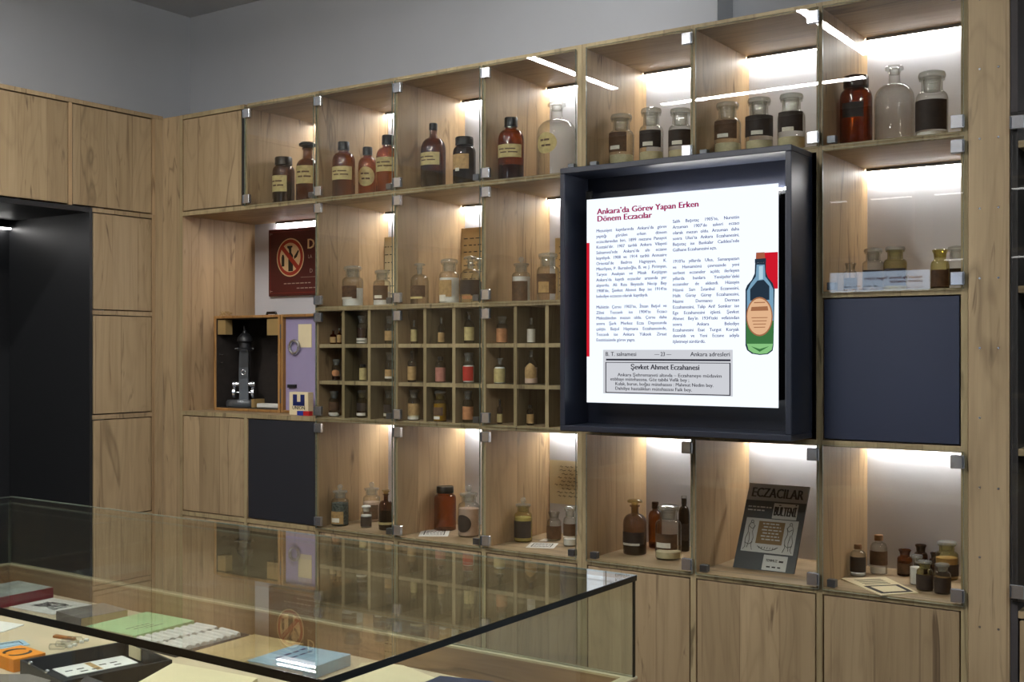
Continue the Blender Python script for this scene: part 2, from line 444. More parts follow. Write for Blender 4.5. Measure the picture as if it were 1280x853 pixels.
# an unseen spotlight, added to brighten the bare wall above the shelving
SPT = thing('added_spotlight', 'added white spotlight, out of view, brightening the bare wall above the shelves', 'spotlight', (2.75, -1.05, 3.06))
aim = Vector((1.55, 0.43, 2.95)) - Vector((2.75, -1.05, 3.0)); aq = aim.to_track_quat('-Z', 'Y')
B(-0.03, 0.03, -0.03, 0.03, 0.02, 0.04).build('ceiling_plate', 'alu', SPT, (0, 0, 0))
MB().tube([(0, 0, 0.02), (0, 0, -0.03)], 0.008, 10).build('stem', 'alu', SPT, (0, 0, 0))
m = MB().lathe([(0.030, -0.07), (0.034, -0.068), (0.034, 0.03), (0.015, 0.035), (0.0, 0.035)], 20)
m.v = [tuple(Vector((0, 0, -0.045)) + aq @ Vector(v)) for v in m.v]; m.build('shade', 'paper_white', SPT, (0, 0, 0))
ld = bpy.data.lights.new('spot_beam', 'SPOT'); ld.energy = 60; ld.color = (0.97, 0.985, 1.0); ld.spot_size = 1.15; ld.spot_blend = 1.0; ld.shadow_soft_size = 0.02
lo_ = bpy.data.objects.new('spot_beam', ld); COL.objects.link(lo_); lo_.parent = SPT; lo_.location = Vector((0, 0, -0.045)) + aim.normalized() * 0.085
lo_.rotation_mode = 'QUATERNION'; lo_.rotation_quaternion = aq

# ------------------------------------------------------------------ LED strip in a niche
def led_strip(parent, x0, x1, y, z, mat='led'):
    """profile under a board (z = underside), lamp face turned down to the back"""
    p = MB(); b = 0
    p.box(x0, x1, y - 0.016, y - 0.012, z - 0.010, z); p.box(x0, x1, y - 0.012, y + 0.006, z - 0.003, z)
    o = p.build('led_strip', 'alu', parent)
    e = MB(); e.box(x0 + 0.004, x1 - 0.004, y - 0.0115, y + 0.004, z - 0.0115, z - 0.0035); e.build('diffuser', mat, o)
    return o

# ------------------------------------------------------------------ big shelving wall
SH = thing('wall_shelving', 'oak wall shelving with lit niches, glass doors and a rack of pigeonholes', 'shelving', (1.6, 0.2, 0))
H2 = TH / 2
def colx(i): return i * CW
TOPZ, BOTZ = ZR[0] + H2, 0.06
def upright(x, z0, z1, th=TH, mat='oak_edge', y0=0.0):
    return B(x - th / 2, x + th / 2, y0, D, z0, z1, side={'y0': 1}).build('upright', [mat, 'edge_band'], SH)
for i in range(9):
    if i == 1:
        upright(colx(1), ZR[1] + H2, ZR[0] - H2); upright(colx(1), 0.06, ZR[3] - H2)
    elif i == 5:
        upright(colx(5) - 0.0095, 0.0, TOPZ); upright(colx(5) + 0.0095, 0.0, TOPZ)
    else: upright(colx(i), 0.0, TOPZ)
def span(i):
    a = colx(i) + (TH if i == 5 else H2); b = colx(i + 1) - (TH if i == 4 else H2); return a + 0.0003, b - 0.0003
def board(x0, x1, z, name='shelf', y1=D, y0=0.0): return B(x0, x1, y0, y1, z - H2, z + H2, side={'y0': 1}).build(name, ['oak_h', 'edge_band'], SH)
for i in range(8):
    a, b = span(i)
    for r, z in enumerate(ZR):
        if i < 2 and r == 2: continue
        if i == 0 and r in (1, 3): board(a, span(1)[1], z); continue
        if i == 1 and r in (1, 3): continue
        if i in (5, 6) and r == 2: continue
        board(a, b, z)
    board(a, b, BOTZ + H2); B(a, b, 0.04, 0.055, 0, BOTZ).build('plinth', 'black_metal', SH)
B(-H2, colx(5) - 0.001, D, D + 0.012, 0, TOPZ).build('back_panel', 'back_white', SH)
B(colx(5), colx(8) + H2, D, D + 0.012, 0, TOPZ).build('back_panel', 'back_white', SH)
B(-0.12, -H2 - 0.0005, 0.0, 0.018, 0, TOPZ).build('filler_panel', 'oak_v', SH)

# wooden and black fronts
def front(i, z0, z1, mat='oak_v', name='wooden_door', y=0.001, trim=0.0):
    a, b = span(i); g = 0.004; b -= trim
    return CB(a + g, b - g, y, y + 0.018, z0 + g, z1 - g, c=0.001).build(name, mat, SH)
def cell(r): return ZR[r + 1] + H2, ZR[r] - H2
front(0, *cell(0), trim=0.016); B(span(0)[1] - .016, span(0)[1], .002, .012, cell(0)[0], cell(0)[1]).build('gap_shade_strip', 'black_metal', SH); front(0, *cell(3))  # black strip stands in for the shade in the door gap
front(1, *cell(3), mat='black_panel', name='black_panel'); front(7, *cell(2), mat='navy_panel', name='black_panel')
for i in range(8): front(i, BOTZ + TH, ZR[4] - H2)

# pigeonhole racks in three columns
GR = []
for i in (2, 3, 4):
    a, b = span(i); z0, z1 = cell(2); t = 0.014
    gw = (b - a - 2 * t) / 3; gh = (z1 - z0 - 2 * t) / 3
    gy = 0.004
    for k in (1, 2):
        xx = a + k * gw + (k - 1) * t
        B(xx, xx + t, gy, D - 0.161, z0, z1, side={'y0': 1}).build('divider', ['oak_grid_shaded', 'edge_band'], SH)
    for k in (1, 2):
        zz = z0 + k * gh + (k - 1) * t
        for c in range(3):
            xa = a + c * (gw + t); B(xa, xa + gw, gy, D - 0.161, zz, zz + t, side={'y0': 1}).build('small_shelf', ['oak_grid_shaded', 'edge_band'], SH)
    B(a, b, D - 0.16, D - 0.155, z0, z1).build('rack_back', 'rack_dark', SH)  # dark lining, its tone also standing in for shade in the holes
    GR.append((a, gw, t, z0, gh))

# led strips
yl = D - 0.011
for i in range(1, 8): a, b = span(i); led_strip(SH, a + 0.004, b - 0.004, yl, ZR[0] - H2)
a, b = span(0)[0], span(1)[1]; led_strip(SH, a + 0.16, b - 0.004, yl, ZR[1] - H2)
for i in (2, 3, 4, 7): a, b = span(i); led_strip(SH, a + 0.004, b - 0.004, yl, ZR[1] - H2)
for i in range(2, 8): a, b = span(i); led_strip(SH, a + 0.004, b - 0.004, yl, ZR[3] - H2)

# glass doors with clamp hinges
CLAMP = None
def glass_door(i, r, hinge, parent=SH, x0=None, x1=None, z0=None, z1=None, edge='glass_edge_light'):
    if x0 is None:
        za, zb = cell(r); z0, z1 = za - 0.004, zb + 0.004
        if hinge == 'l': x0, x1 = colx(i) + 0.001, colx(i + 1) - 0.012
        else: x0, x1 = colx(i) + 0.012, colx(i + 1) - 0.001
        if i == 5: x0 += 0.008
        if i == 4: x1 -= 0.008
    y0, y1 = -0.009, -0.003
    d = MB().box(x0, x1, y0, y1, z0, z1, 0, {'x0': 1, 'x1': 1, 'z0': 1, 'z1': 1}).build('glass_door', ['pane', edge], parent)
    s = 0.036
    hx = (x0 - 0.004, x0 + s - 0.004) if hinge == 'l' else (x1 - s + 0.004, x1 + 0.004)
    for zz in (z1 - s - 0.010, z0 + 0.010):
        h = MB(); h.cbox(hx[0], hx[1], y0 - 0.006, y1 + 0.002, zz, zz + s, c=0.0015)
        kx = x0 - 0.003 if hinge == 'l' else x1 - 0.001
        h.cbox(kx, kx + 0.004, y0 - 0.009, y0 - 0.005, zz + 0.003, zz + s - 0.003, c=0.0008, mi=1)
        h.build('hinge_clamp', ['chrome', 'steel_dark'], d)
    cx_ = (x1 - 0.035, x1 - 0.010) if hinge == 'l' else (x0 + 0.010, x0 + 0.035)
    CB(cx_[0], cx_[1], y1 + 0.001, y1 + 0.022, z0 + 0.008, z0 + 0.030, c=0.0015).build('door_catch', 'steel_dark', d)
    return d
for i in range(1, 8): glass_door(i, 0, 'l' if i < 5 else 'r')
for i in (2, 3, 4): glass_door(i, 1, 'l'); glass_door(i, 2, 'l')
glass_door(7, 1, 'r')
for i in range(2, 8): glass_door(i, 3, 'l' if i < 5 else 'r')

# pillar with screws and the next unit beyond it
P = thing('oak_pillar', 'oak panel pillar dotted with pairs of small screws', 'pillar', (3.26, 0.02, 0))
CB(3.2105, 3.315, -0.004, 0.02, 0, 2.62).build('panel', 'oak_v', P)
for k in range(12):
    z = 0.36 + 0.186 * k + 0.03
    for x in (3.240, 3.287):
        if k in (1, 3, 5) and x > 3.26: continue
        m = MB(); bm = bmesh.new(); bmesh.ops.create_cone(bm, cap_ends=True, segments=10, radius1=0.0035, radius2=0.003, depth=0.002)
        bmesh.ops.rotate(bm, verts=bm.verts, matrix=Matrix.Rotation(PI / 2, 3, 'X')); bmesh.ops.translate(bm, verts=bm.verts, vec=(x, -0.0045, z))
        m.bm(bm).build('screw', 'chrome', P)
N = thing('side_shelving', 'oak shelving with one tall glass door right beside the screw-dotted pillar', 'shelving', (3.6, 0.2, 0))
for x in (3.325, 3.90): B(x - H2, x + H2, 0.0, D, 0, 2.6).build('upright', 'dark_cover', N)
zs_ = pl(1276, 209, 1, D).z
for z in (2.60, zs_, 1.66, 1.2325, 0.8063): B(3.335, 3.89, 0, D, z - H2, z + H2).build('shelf', 'oak_h', N)
B(3.316, 3.91, D, D + 0.012, 0, zs_).build('back_panel', 'rack_dark', N); B(3.316, 3.91, D, D + 0.012, zs_, 2.6).build('back_panel', 'back_white', N)  # lower panel coloured dark for the unlit space under the shelf
o = B(3.34, 3.885, D - .02, D - .008, zs_ + H2, zs_ + H2 + .003).build('led_strip', 'alu', N); B(3.342, 3.883, D - .019, D - .009, zs_ + H2 + .003, zs_ + H2 + .006).build('diffuser', 'led_soft', o)
CB(3.338, 3.887, 0.001, 0.019, 0.05, 0.79).build('wooden_door', 'oak_v', N)
glass_door(0, 0, 'l', N, 3.320, 3.895, 0.84, 2.125, 'glass_edge_dark')

# ------------------------------------------------------------------ cupboard wall with the black recess (left)
LX = -0.12
L = thing('cupboard_wall', 'oak cupboard wall with plain doors framing a black recess', 'cupboard', (-0.3, -1.0, 0))
def lb(name, mat, x0, x1, y0, y1, z0, z1, ch=0.0):
    m = CB(x0, x1, y0, y1, z0, z1, c=ch) if ch else B(x0, x1, y0, y1, z0, z1)
    return m.build(name, mat, L)
lb('top_board', 'oak_v', -0.455, LX, -3.70, 0.0, 2.496, 2.513)
lb('corner_post', 'oak_v', LX - 0.018, LX, -0.040, -0.0005, 0, 2.496)
for y in (-0.049, -0.453, -0.863, -1.273): lb('upright', 'oak_edge', -0.455, LX, y - 0.0075, y + 0.0075, 2.084, 2.495)
lb('upright', 'oak_edge', -0.455, LX, -0.0565, -0.0415, 0, 2.083)
lb('shelf', 'oak_v', -0.455, LX, -0.352, -0.058, 2.066, 2.083)
for z in (1.655, 1.2255, 0.80, 0.05): lb('shelf', 'oak_v', -0.455, LX, -0.352, -0.058, z - H2, z + H2)
def ldoor(y0, y1, z0, z1, mat='oak_v'): lb('wooden_door', mat, LX - 0.019, LX - 0.001, y0 + 0.0045, y1 - 0.0045, z0 + 0.0045, z1 - 0.0045, 0.001)
for y0, y1 in ((-0.4455, -0.0565), (-0.8555, -0.4605), (-1.2655, -0.8705)): ldoor(y0, y1, 2.084, 2.495)
for z0, z1 in ((1.664, 2.066), (1.2345, 1.646), (0.809, 1.2165), (0.059, 0.791)): ldoor(-0.351, -0.0565, z0, z1)
# the recess
RX = -0.69
lb('black_lining', 'black_metal', RX, LX + 0.002, -0.366, -0.3535, 0, 2.082)          # jamb
lb('black_lining', 'black_metal', RX, LX + 0.002, -1.27, -1.2575, 0, 2.082)
lb('black_lining', 'black_metal', RX, LX + 0.002, -1.257, -0.3665, 2.062, 2.082)      # header
lb('black_lining', 'black_metal', RX - 0.012, RX, -1.27, -0.354, 0, 2.082)            # back
o = B(RX + 0.002, RX + 0.035, -1.25, -0.375, 2.030, 2.036).build('led_strip', 'alu', L)
B(RX + 0.004, RX + 0.033, -1.248, -0.377, 2.024, 2.0298).build('diffuser', 'led_soft', o)
for k in range(5):
    y1 = -1.275 - 0.48 * k; ldoor(y1 - 0.475, y1, 0.06, 2.06); ldoor(y1 - 0.475, y1, 2.084, 2.495)

# ------------------------------------------------------------------ lit wall display
YS = -0.10
DX0, DX1, DZ0, DZ1, DY = 2.018, 2.779, 1.246, 2.074, -0.165
W_ = thing('wall_display', 'lit white screen about early pharmacists in a deep navy frame', 'display', ((DX0 + DX1) / 2, 0.0, DZ0))
t = 0.018
CB(DX0, DX1, DY, 0.0, DZ1 - t, DZ1, c=0.002).build('frame_board', 'navy_frame', W_)
CB(DX0, DX1, DY, 0.0, DZ0, DZ0 + t, c=0.002).build('frame_board', 'navy_frame', W_)
CB(DX0, DX0 + t, DY, 0.0, DZ0 + t, DZ1 - t, c=0.002).build('frame_board', 'navy_frame', W_)
CB(DX1 - t, DX1, DY, 0.0, DZ0 + t, DZ1 - t, c=0.002).build('frame_board', 'navy_frame', W_)
B(DX0 + t, DX1 - t, -0.022, 0.0, DZ0 + t, DZ1 - t).build('back_plate', 'navy_inner', W_)
s0 = pl(735, 250, 1, YS); s1 = pl(973, 229, 1, YS); s2 = pl(732, 502.5, 1, YS); s3 = pl(972, 511, 1, YS)
sx0, sx1 = (s0.x + s2.x) / 2, (s1.x + s3.x) / 2; sz0, sz1 = (s2.z + s3.z) / 2, (s0.z + s1.z) / 2
CB(sx0 + .01, sx1 - .01, YS + 0.004, -0.022, sz0 + .02, sz1 - .022, c=0.001).build('screen_body', 'black_metal', W_)
scr = B(sx0, sx1, YS, YS + 0.004, sz0, sz1).build('screen', 'scr_white', W_)
ls = B(sx0 + 0.06, DX1 - t - 0.002, -0.040, -0.0225, sz1 - 0.022, sz1 - 0.012).build('led_strip', 'alu', W_)
m = MB(); n_led = 26
for k in range(n_led):
    x = sx0 + 0.20 + (DX1 - t - 0.012 - sx0 - 0.20) * k / (n_led - 1)
    m.cbox(x - 0.004, x + 0.004, -0.036, -0.028, sz1 - 0.012, sz1 - 0.003, c=0.001)
tag(m.build('diodes', 'diode', ls), kind='stuff')
CB(sx0 - 0.012, sx0 + 0.012, YS + 0.01, YS + 0.02, sz1 - 0.03, sz1 + 0.03, c=0.003).build('bracket', 'black_cap', W_)
yt = YS - 0.0008
def sp(px, py): q = pl(px, py, 1, YS); return q.x, q.z
def rect(mb, a, b, y, mi=0, th=0.0004): mb.box(a[0], b[0], y, y + th, b[1], a[1], mi)
m = MB()
x, z = sp(746.5, 268.3); x2, _ = sp(873, 258)
add_text(m, 'Ankara’da Görev Yapan Erken', 0.0262, (x, yt, z), (1, 0, 0), (0, 0, 1), width=x2 - x, bold=0.0012)
x, z = sp(746.5, 277.3); x2, _ = sp(815, 273)
add_text(m, 'Dönem Eczacılar', 0.0262, (x, yt, z), (1, 0, 0), (0, 0, 1), width=x2 - x, bold=0.0012)
m.build('heading', 'scr_purple', scr)
LT = """Mezuniyet kayıtlarında Ankara’da görev
yaptığı görülen erken dönem
eczacılarından biri, 1899 mezunu Panayot
Kostaki’dir. 1907 tarihli Ankara Vilayeti
Salnamesi’nde Ankara’da altı eczane
kayıtlıydı. 1908 ve 1914 tarihli Annuaire
Oriental’de Bedros Hagopyan, K.
Minirliyan, P. Bursalıoğlu, B. ve J. Pirimyan,
Taryos Avakyan ve Misak Keşişyan
Ankara’da kayıtlı eczacılar arasında yer
alıyordu. Ali Rıza Beyzade Necip Bey
1908’de, Şevket Ahmet Bey ise 1914’te
belediye eczacısı olarak kayıtlıydı.

Muhittin Çersu 1903’te, İhsan Başol ve
Zihni Tezcanlı ise 1904’te Eczacı
Mektebinden mezun oldu. Çersu daha
sonra Şark Merkez Ecza Deposunda
çalıştı. Başol Haymana Eczahanesinde,
Tezcanlı ise Ankara Yüksek Ziraat
Enstitüsünde görev yaptı.""".split('\n')
RT = """Salih Başotaç 1905’te, Nurettin
Arzuman 1907’de askeri eczacı
olarak mezun oldu. Arzuman daha
sonra Ulus’ta Ankara Eczahanesini,
Başotaç ise Bankalar Caddesi’nde
Gülhane Eczahanesini açtı.

1910’lu yıllarda Ulus, Samanpazarı
ve Hamamönü çevresinde yeni
serbest eczaneler açıldı; ilerleyen
yıllarda bunlara Yenişehir’deki
eczaneler de eklendi. Hüseyin
Hüsnü Sarı İstanbul Eczanesini,
Halit Güray Güray Eczahanesini,
Nazmi Dermancı Derman
Eczahanesini, Talip Arif Semker ise
Ege Eczahanesini işletti. Şevket
Ahmet Bey’in 1934’teki vefatından
sonra Ankara Belediye
Eczahanesini Esat Turgut Koryak
devraldı ve Yeni Eczane adıyla
işletmeyi sürdürdü.""".split('\n')
last = {LT[12], LT[-1], RT[5], RT[-1]}
xa, za = sp(745.5, 290.8); xb, _ = sp(833.5, 285); _, zb = sp(745, 427)
m = MB(); justify(m, LT, 0.0138, xa, xb, za, (za - zb) / 20, yt, last); m.build('left_column_text', 'scr_navy', scr)
xa, za = sp(841, 279); xb, _ = sp(924, 272); _, zb = sp(840, 429)
m = MB(); justify(m, RT, 0.0138, xa, xb, za, (za - zb) / 21, yt, last); m.build('right_column_text', 'scr_navy', scr)
m = MB(); a = sp(733, 304); b = sp(737, 446); m.box(sx0 + 0.0002, b[0], yt, yt + 0.0004, b[1], a[1]); m.build('red_bar', 'scr_red', scr)
m = MB(); a = sp(955, 316); b = sp(973, 361); m.box(a[0], sx1 - 0.0002, yt, yt + 0.0004, b[1], a[1]); m.build('red_block', 'scr_red', scr)
# picture of the green bottle, flat on the screen
m = MB()
def poly(pts, mi, lift): m.plate([sp(*q) for q in pts], yt - lift - 0.0002, yt - lift, mi)
def ell(cx_, cy_, rx, ry, mi, lift, n=28): poly([(cx_ + rx * math.cos(2 * PI * k / n), cy_ + ry * math.sin(2 * PI * k / n)) for k in reversed(range(n))], mi, lift)
body = [(932, 362), (932, 432), (934, 438), (940, 442.5), (950, 444), (960, 443), (966, 438.5), (967, 432), (968.5, 362), (966, 354), (960, 347), (957.5, 340), (957.5, 328), (944, 329), (943.5, 342), (940, 350), (934, 357)]
poly(body, 0, 0.0)
poly([(934, 364), (934, 402), (967, 401), (967, 362), (963, 354), (957, 346), (956, 331), (946, 331), (945, 346), (939, 354)], 1, 0.0006)
poly([(938, 362), (938, 376), (962, 375), (962, 358), (955, 350), (947, 351)], 0, 0.0009)
poly([(949, 333), (949, 350), (954, 349), (954, 332.5)], 2, 0.0012)
poly([(933, 402), (933, 430), (967, 430), (967.5, 401)], 3, 0.0012)
poly([(934, 430), (936, 437.5), (942, 441.5), (950, 442.8), (959, 442), (965, 437.5), (966.5, 430)], 4, 0.0012)
poly([(939, 433), (950, 440), (962, 433), (950, 436.5)], 3, 0.0016)
poly([(945.5, 316), (945, 328.5), (957, 327.5), (956, 315.5)], 7, 0.0012)
poly([(944, 324), (944, 329), (958, 328), (958, 323)], 0, 0.0016)
ell(949.8, 396, 16.6, 24.5, 6, 0.0018); ell(949.8, 396, 15.2, 22.6, 5, 0.0022)
poly([(940, 384), (939, 389), (961, 388.5), (960, 383)], 6, 0.0026)
poly([(943, 378), (943, 379.2), (957, 378.8), (957, 377.6)], 6, 0.0026)
for k in range(4): poly([(940 + k, 397 + 4 * k), (940 + k, 398 + 4 * k), (960 - k, 397.7 + 4 * k), (960 - k, 396.7 + 4 * k)], 6, 0.0026)
m.build('bottle_picture', ['scr_bot_dark', 'scr_bot_blue', 'scr_bot_pale', 'scr_bot_green', 'scr_bot_lime', 'scr_bot_label', 'scr_bot_brown', 'scr_bot_cork'], scr)
# newspaper clipping
m = MB(); a = sp(754, 437.5); b = sp(754, 492); c = sp(916, 437.5)
cx0, cx1, cz1, cz0 = a[0], c[0], a[1], b[1]
m.box(cx0, cx1, yt, yt + 0.0004, cz0, cz1, 0)
def ibox(x0, x1, z0, z1): m.box(x0, x1, yt - 0.0006, yt - 0.0002, z0, z1, 1)
cw, chh = cx1 - cx0, cz1 - cz0
U = lambda f: cx0 + cw * f
V = lambda f: cz1 - chh * f
ibox(U(0.025), U(0.985), V(0.245), V(0.205))
ibox(U(0.02), U(0.985), V(0.295), V(0.28)); ibox(U(0.02), U(0.985), V(0.985), V(0.965))
ibox(U(0.02), U(0.027), V(0.98), V(0.285)); ibox(U(0.977), U(0.985), V(0.98), V(0.285))
def ct(s, size, fx, fv, wf, al='l', bold=0.0003): add_text(m, s, size, (U(fx), yt - 0.0007, V(fv)), (1, 0, 0), (0, 0, 1), width=cw * wf, align=al, mi=1, bold=bold)
ct('B. T. salnamesi', 0.018, 0.02, 0.14, 0.25); ct('— 23 —', 0.018, 0.48, 0.14, 0.13, 'c'); ct('Ankara adresleri', 0.018, 0.98, 0.14, 0.29, 'r')
ct('Şevket Ahmet Eczahanesi', 0.0225, 0.49, 0.44, 0.53, 'c', 0.0008)
ct('Ankara Şehremaneti altında – Eczahaneye müdavim', 0.0145, 0.12, 0.60, 0.80)
ct('etıbbayı mütehassısa. Göz tabibi Vefik bey ;', 0.0145, 0.06, 0.70, 0.62)
ct('Kulak, burun, boğaz mütehassısı : Mahmut Nedim bey.', 0.0145, 0.10, 0.805, 0.76)
ct('Dahiliye hastalıkları mütehassısı Faik bey.', 0.0145, 0.10, 0.91, 0.60)
m.build('newspaper_clipping', ['scr_grey', 'scr_ink'], scr)

# the twin display and shelving on the facing wall (seen only mirrored in the glass)
OY = -3.86
def copy_tree(o, parent=None):
    c = o.copy(); COL.objects.link(c); c.parent = parent
    for ch in o.children: copy_tree(ch, c)
    return c
W2 = copy_tree(W_); W2.location = (1.80, OY, DZ0); W2.rotation_euler = (0, 0, PI)
for ch in W2.children:
    if ch.name.startswith('screen') and 'body' not in ch.name:
        ch.data = ch.data.copy(); ch.data.materials[0] = M['scr_bright']
W2['label'] = 'lit white screen hung on the facing oak shelving'
O = thing('facing_shelving', 'oak shelving along the wall facing the lit niches', 'shelving', (1.8, OY - 0.2, 0))
for i in range(-4, 11):
    x = 0.2 + CW * i + 0.2
    if x < 0: continue
    if abs(x - 1.8) < 0.1:
        B(x - H2, x + H2, OY - D, OY, 2.09, TOPZ).build('upright', 'oak_edge', O); continue
    B(x - H2, x + H2, OY - D, OY, 0, TOPZ).build('upright', 'oak_edge', O)
    if i < 10 and abs(x + 0.2 - 1.8) > 0.3:
        led_strip(O, x + 0.02, x + CW - 0.02, OY - D + 0.03, ZR[1] - H2, 'led_facing')
    if i < 10: led_strip(O, x + 0.02, x + CW - 0.02, OY - D + 0.03, ZR[0] - H2, 'led_facing')
for z in ZR[:2] + ZR[3:]: B(0.19, 4.41, OY - D, OY - 0.002, z - H2 + 0.001, z + H2 - 0.001).build('shelf', 'oak_h', O)
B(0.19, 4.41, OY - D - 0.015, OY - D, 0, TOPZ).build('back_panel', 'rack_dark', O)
for k in range(10): CB(0.203 + 0.42 * k, 0.617 + 0.42 * k, OY, OY + 0.018, 0.07, 0.79).build('wooden_door', 'oak_v', O)

# ------------------------------------------------------------------ bottles
def ring(prof): return prof
def bottle(px, width, top, zs, desc, kind='wide', gl='clear', y=None, base=None, lab=None, strip=None, fill=None, group=None, stop=None, rot=0.0, name='apothecary_bottle', cat='bottle', R=None, cat_hole=False):
    """px / width / top: photo pixels; it stands on height zs, at depth y or where the pixel row 'base' meets the board"""
    if base is not None:
        c = pl(px, base, 2, zs); rr = width * depth(c) / F_PX / 2
        c = c + (c - CAM).normalized() * rr * 0.9; c.z = zs
    else: c = pl(px, top, 1, y); c.z = zs
    # keep clear of the uprights of its niche (or the dividers of its pigeonhole): slide along the sight line
    xf = pl(px, top, 1, 0.02).x; i_ = int(xf // CW); lo_x, hi_x = span(i_)
    if cat_hole:
        a_, gw_, t_, _, _ = GR[i_ - 2]; k_ = min(2, max(0, int((xf - a_) // (gw_ + t_)))); lo_x = a_ + k_ * (gw_ + t_); hi_x = lo_x + gw_
    yy = min(c.y, D - width * depth(c) / F_PX / 2 - 0.012)
    for it in range(80):
        c = pl(px, top, 1, yy); c.z = zs; rr = width * depth(c) / F_PX / 2
        if c.x - rr < lo_x + 0.003 and yy > rr + 0.016: yy -= 0.004
        elif c.x + rr > hi_x - 0.003 and yy < D - rr - 0.02: yy += 0.004
        else: break
    dz = depth(c); R = R or width * dz / F_PX / 2 * 0.985
    tp = HOR - top; H = CAM.z + tp * dz / F_PX - zs
    T = thing(name, desc, cat, (c.x, c.y, zs), 0, group)
    Z0 = (0, 0, 0)
    g = MB(); s = MB(); sm_ = 'frosted'
    bot = [(0.0, 0.003), (R * 0.86, 0.0), (R * 0.97, H * 0.012), (R, H * 0.035)]
    def arc(r0, z0, r1, z1, n=5):
        return [(r1 + (r0 - r1) * math.cos(PI / 2 * k / n), z0 + (z1 - z0) * math.sin(PI / 2 * k / n)) for k in range(n + 1)]
    capn = 'stopper'; extra = None
    if kind == 'wide':
        prof = bot + arc(R, H * .60, R * .68, H * .71) + [(R * .66, H * .74), (R * .66, H * .85), (R * .80, H * .865), (R * .80, H * .89), (R * .62, H * .892)]
        s.lathe([(0, H * .72), (R * .5, H * .72), (R * .58, H * .893), (R * .84, H * .90), (R * .86, H * .93), (R * .80, H * .965), (R * .55, H * .985), (0, H)])
    elif kind == 'ball':
        prof = bot + arc(R, H * .56, R * .68, H * .66) + [(R * .66, H * .68), (R * .66, H * .77), (R * .80, H * .785), (R * .80, H * .805), (R * .6, H * .807)]
        br = min(R * .30, H * .085)
        s.lathe([(0, H * .67), (R * .5, H * .67), (R * .58, H * .809), (R * .86, H * .815), (R * .84, H * .845), (R * .4, H * .862), (R * .13, H * .87)]
                + [(max(br * math.sin(q), 0.0002), H - br - br * math.cos(q)) for q in [0.5 + (PI - 0.5) * k / 8 for k in range(9)]])
    elif kind in ('narrow', 'flare'):
        prof = bot + arc(R, H * .56, R * .34, H * .74) + [(R * .31, H * .77), (R * .31, H * .865), (R * .43, H * .875), (R * .43, H * .90), (R * .29, H * .902)]
        if kind == 'narrow': s.lathe([(0, H * .75), (R * .22, H * .75), (R * .27, H * .903), (R * .30, H * .94), (R * .62, H * .95), (R * .64, H * .98), (R * .5, H), (0, H)])
        else: s.lathe([(0, H * .75), (R * .22, H * .75), (R * .27, H * .903), (R * .34, H * .93), (R * .60, H * .985), (R * .5, H), (0, H * .98)])
    elif kind == 'open':
        prof = bot + arc(R, H * .60, R * .36, H * .78) + [(R * .30, H * .81), (R * .28, H * .90), (R * .34, H * .945), (R * .46, H * .955), (R * .46, H * .985), (R * .38, H), (R * .27, H * .985), (R * .24, H * .9)]
        s = None
    elif kind == 'openjar':
        prof = bot + arc(R, H * .60, R * .66, H * .74) + [(R * .63, H * .78), (R * .70, H * .90), (R * .84, H * .96), (R * .84, H * .985), (R * .74, H), (R * .66, H * .98), (R * .58, H * .8)]
        s = None
    elif kind == 'boston':
        prof = bot + arc(R, H * .66, R * .46, H * .81) + [(R * .44, H * .83), (R * .44, H * .95), (0.0, H * .95)]
        s.lathe([(R * .47, H * .852), (R * .52, H * .855), (R * .52, H * .985), (R * .48, H), (0, H)]); sm_ = 'black_cap'; capn = 'screw_cap'
    elif kind == 'jar':
        prof = bot + arc(R, H * .70, R * .72, H * .82) + [(R * .70, H * .83), (R * .70, H * .96), (0, H * .96)]
        s.lathe([(R * .73, H * .845), (R * .79, H * .848), (R * .79, H * .98), (R * .74, H), (0, H)]); sm_ = 'black_cap'; capn = 'screw_cap'
    elif kind == 'shoulder':
        prof = bot + [(R, H * .60)] + [(R * .97, H * .66), (R * .86, H * .72), (R * .66, H * .765), (R * .36, H * .79), (R * .30, H * .82), (R * .30, H * .93), (0, H * .93)]
        s.lathe([(R * .30, H * .90), (R * .33, H * .905), (R * .33, H * .99), (R * .28, H), (0, H)]); sm_ = 'black_cap'; capn = 'screw_cap'
    elif kind == 'mushroom':
        prof = bot + arc(R, H * .58, R * .46, H * .74) + [(R * .42, H * .77), (R * .40, H * .88), (R * .5, H * .89), (R * .5, H * .91), (0, H * .91)]
        s.lathe([(R * .40, H * .905), (R * .44, H * .925), (R * .74, H * .945), (R * .76, H * .975), (R * .6, H), (0, H)]); sm_ = 'black_cap'
    elif kind == 'vial':
        prof = bot + arc(R, H * .58, R * .40, H * .70) + [(R * .36, H * .72), (R * .34, H * .90), (R * .44, H * .91), (R * .44, H * .93), (R * .3, H * .932)]
        s.lathe([(0, H * .75), (R * .26, H * .75), (R * .3, H * .935), (R * .42, H * .95), (R * .40, H * .99), (0, H)])
    elif kind == 'flask':
        prof = [(0, 0.002), (R * .45, 0.0), (R * .72, H * .08), (R * .94, H * .2), (R, H * .34), (R * .92, H * .5), (R * .7, H * .63), (R * .4, H * .72), (R * .3, H * .78), (R * .28, H * .92), (R * .4, H * .94), (R * .4, H * .965), (R * .28, H * .967)]
        s.lathe([(0, H * .8), (R * .22, H * .8), (R * .26, H * .968), (R * .36, H * .98), (0, H)])
    if stop: sm_ = stop
    g.lathe(prof); g.build('glass_body', gl, T, Z0)
    if s is not None: s.build(capn, sm_, T, Z0)
    lo = None
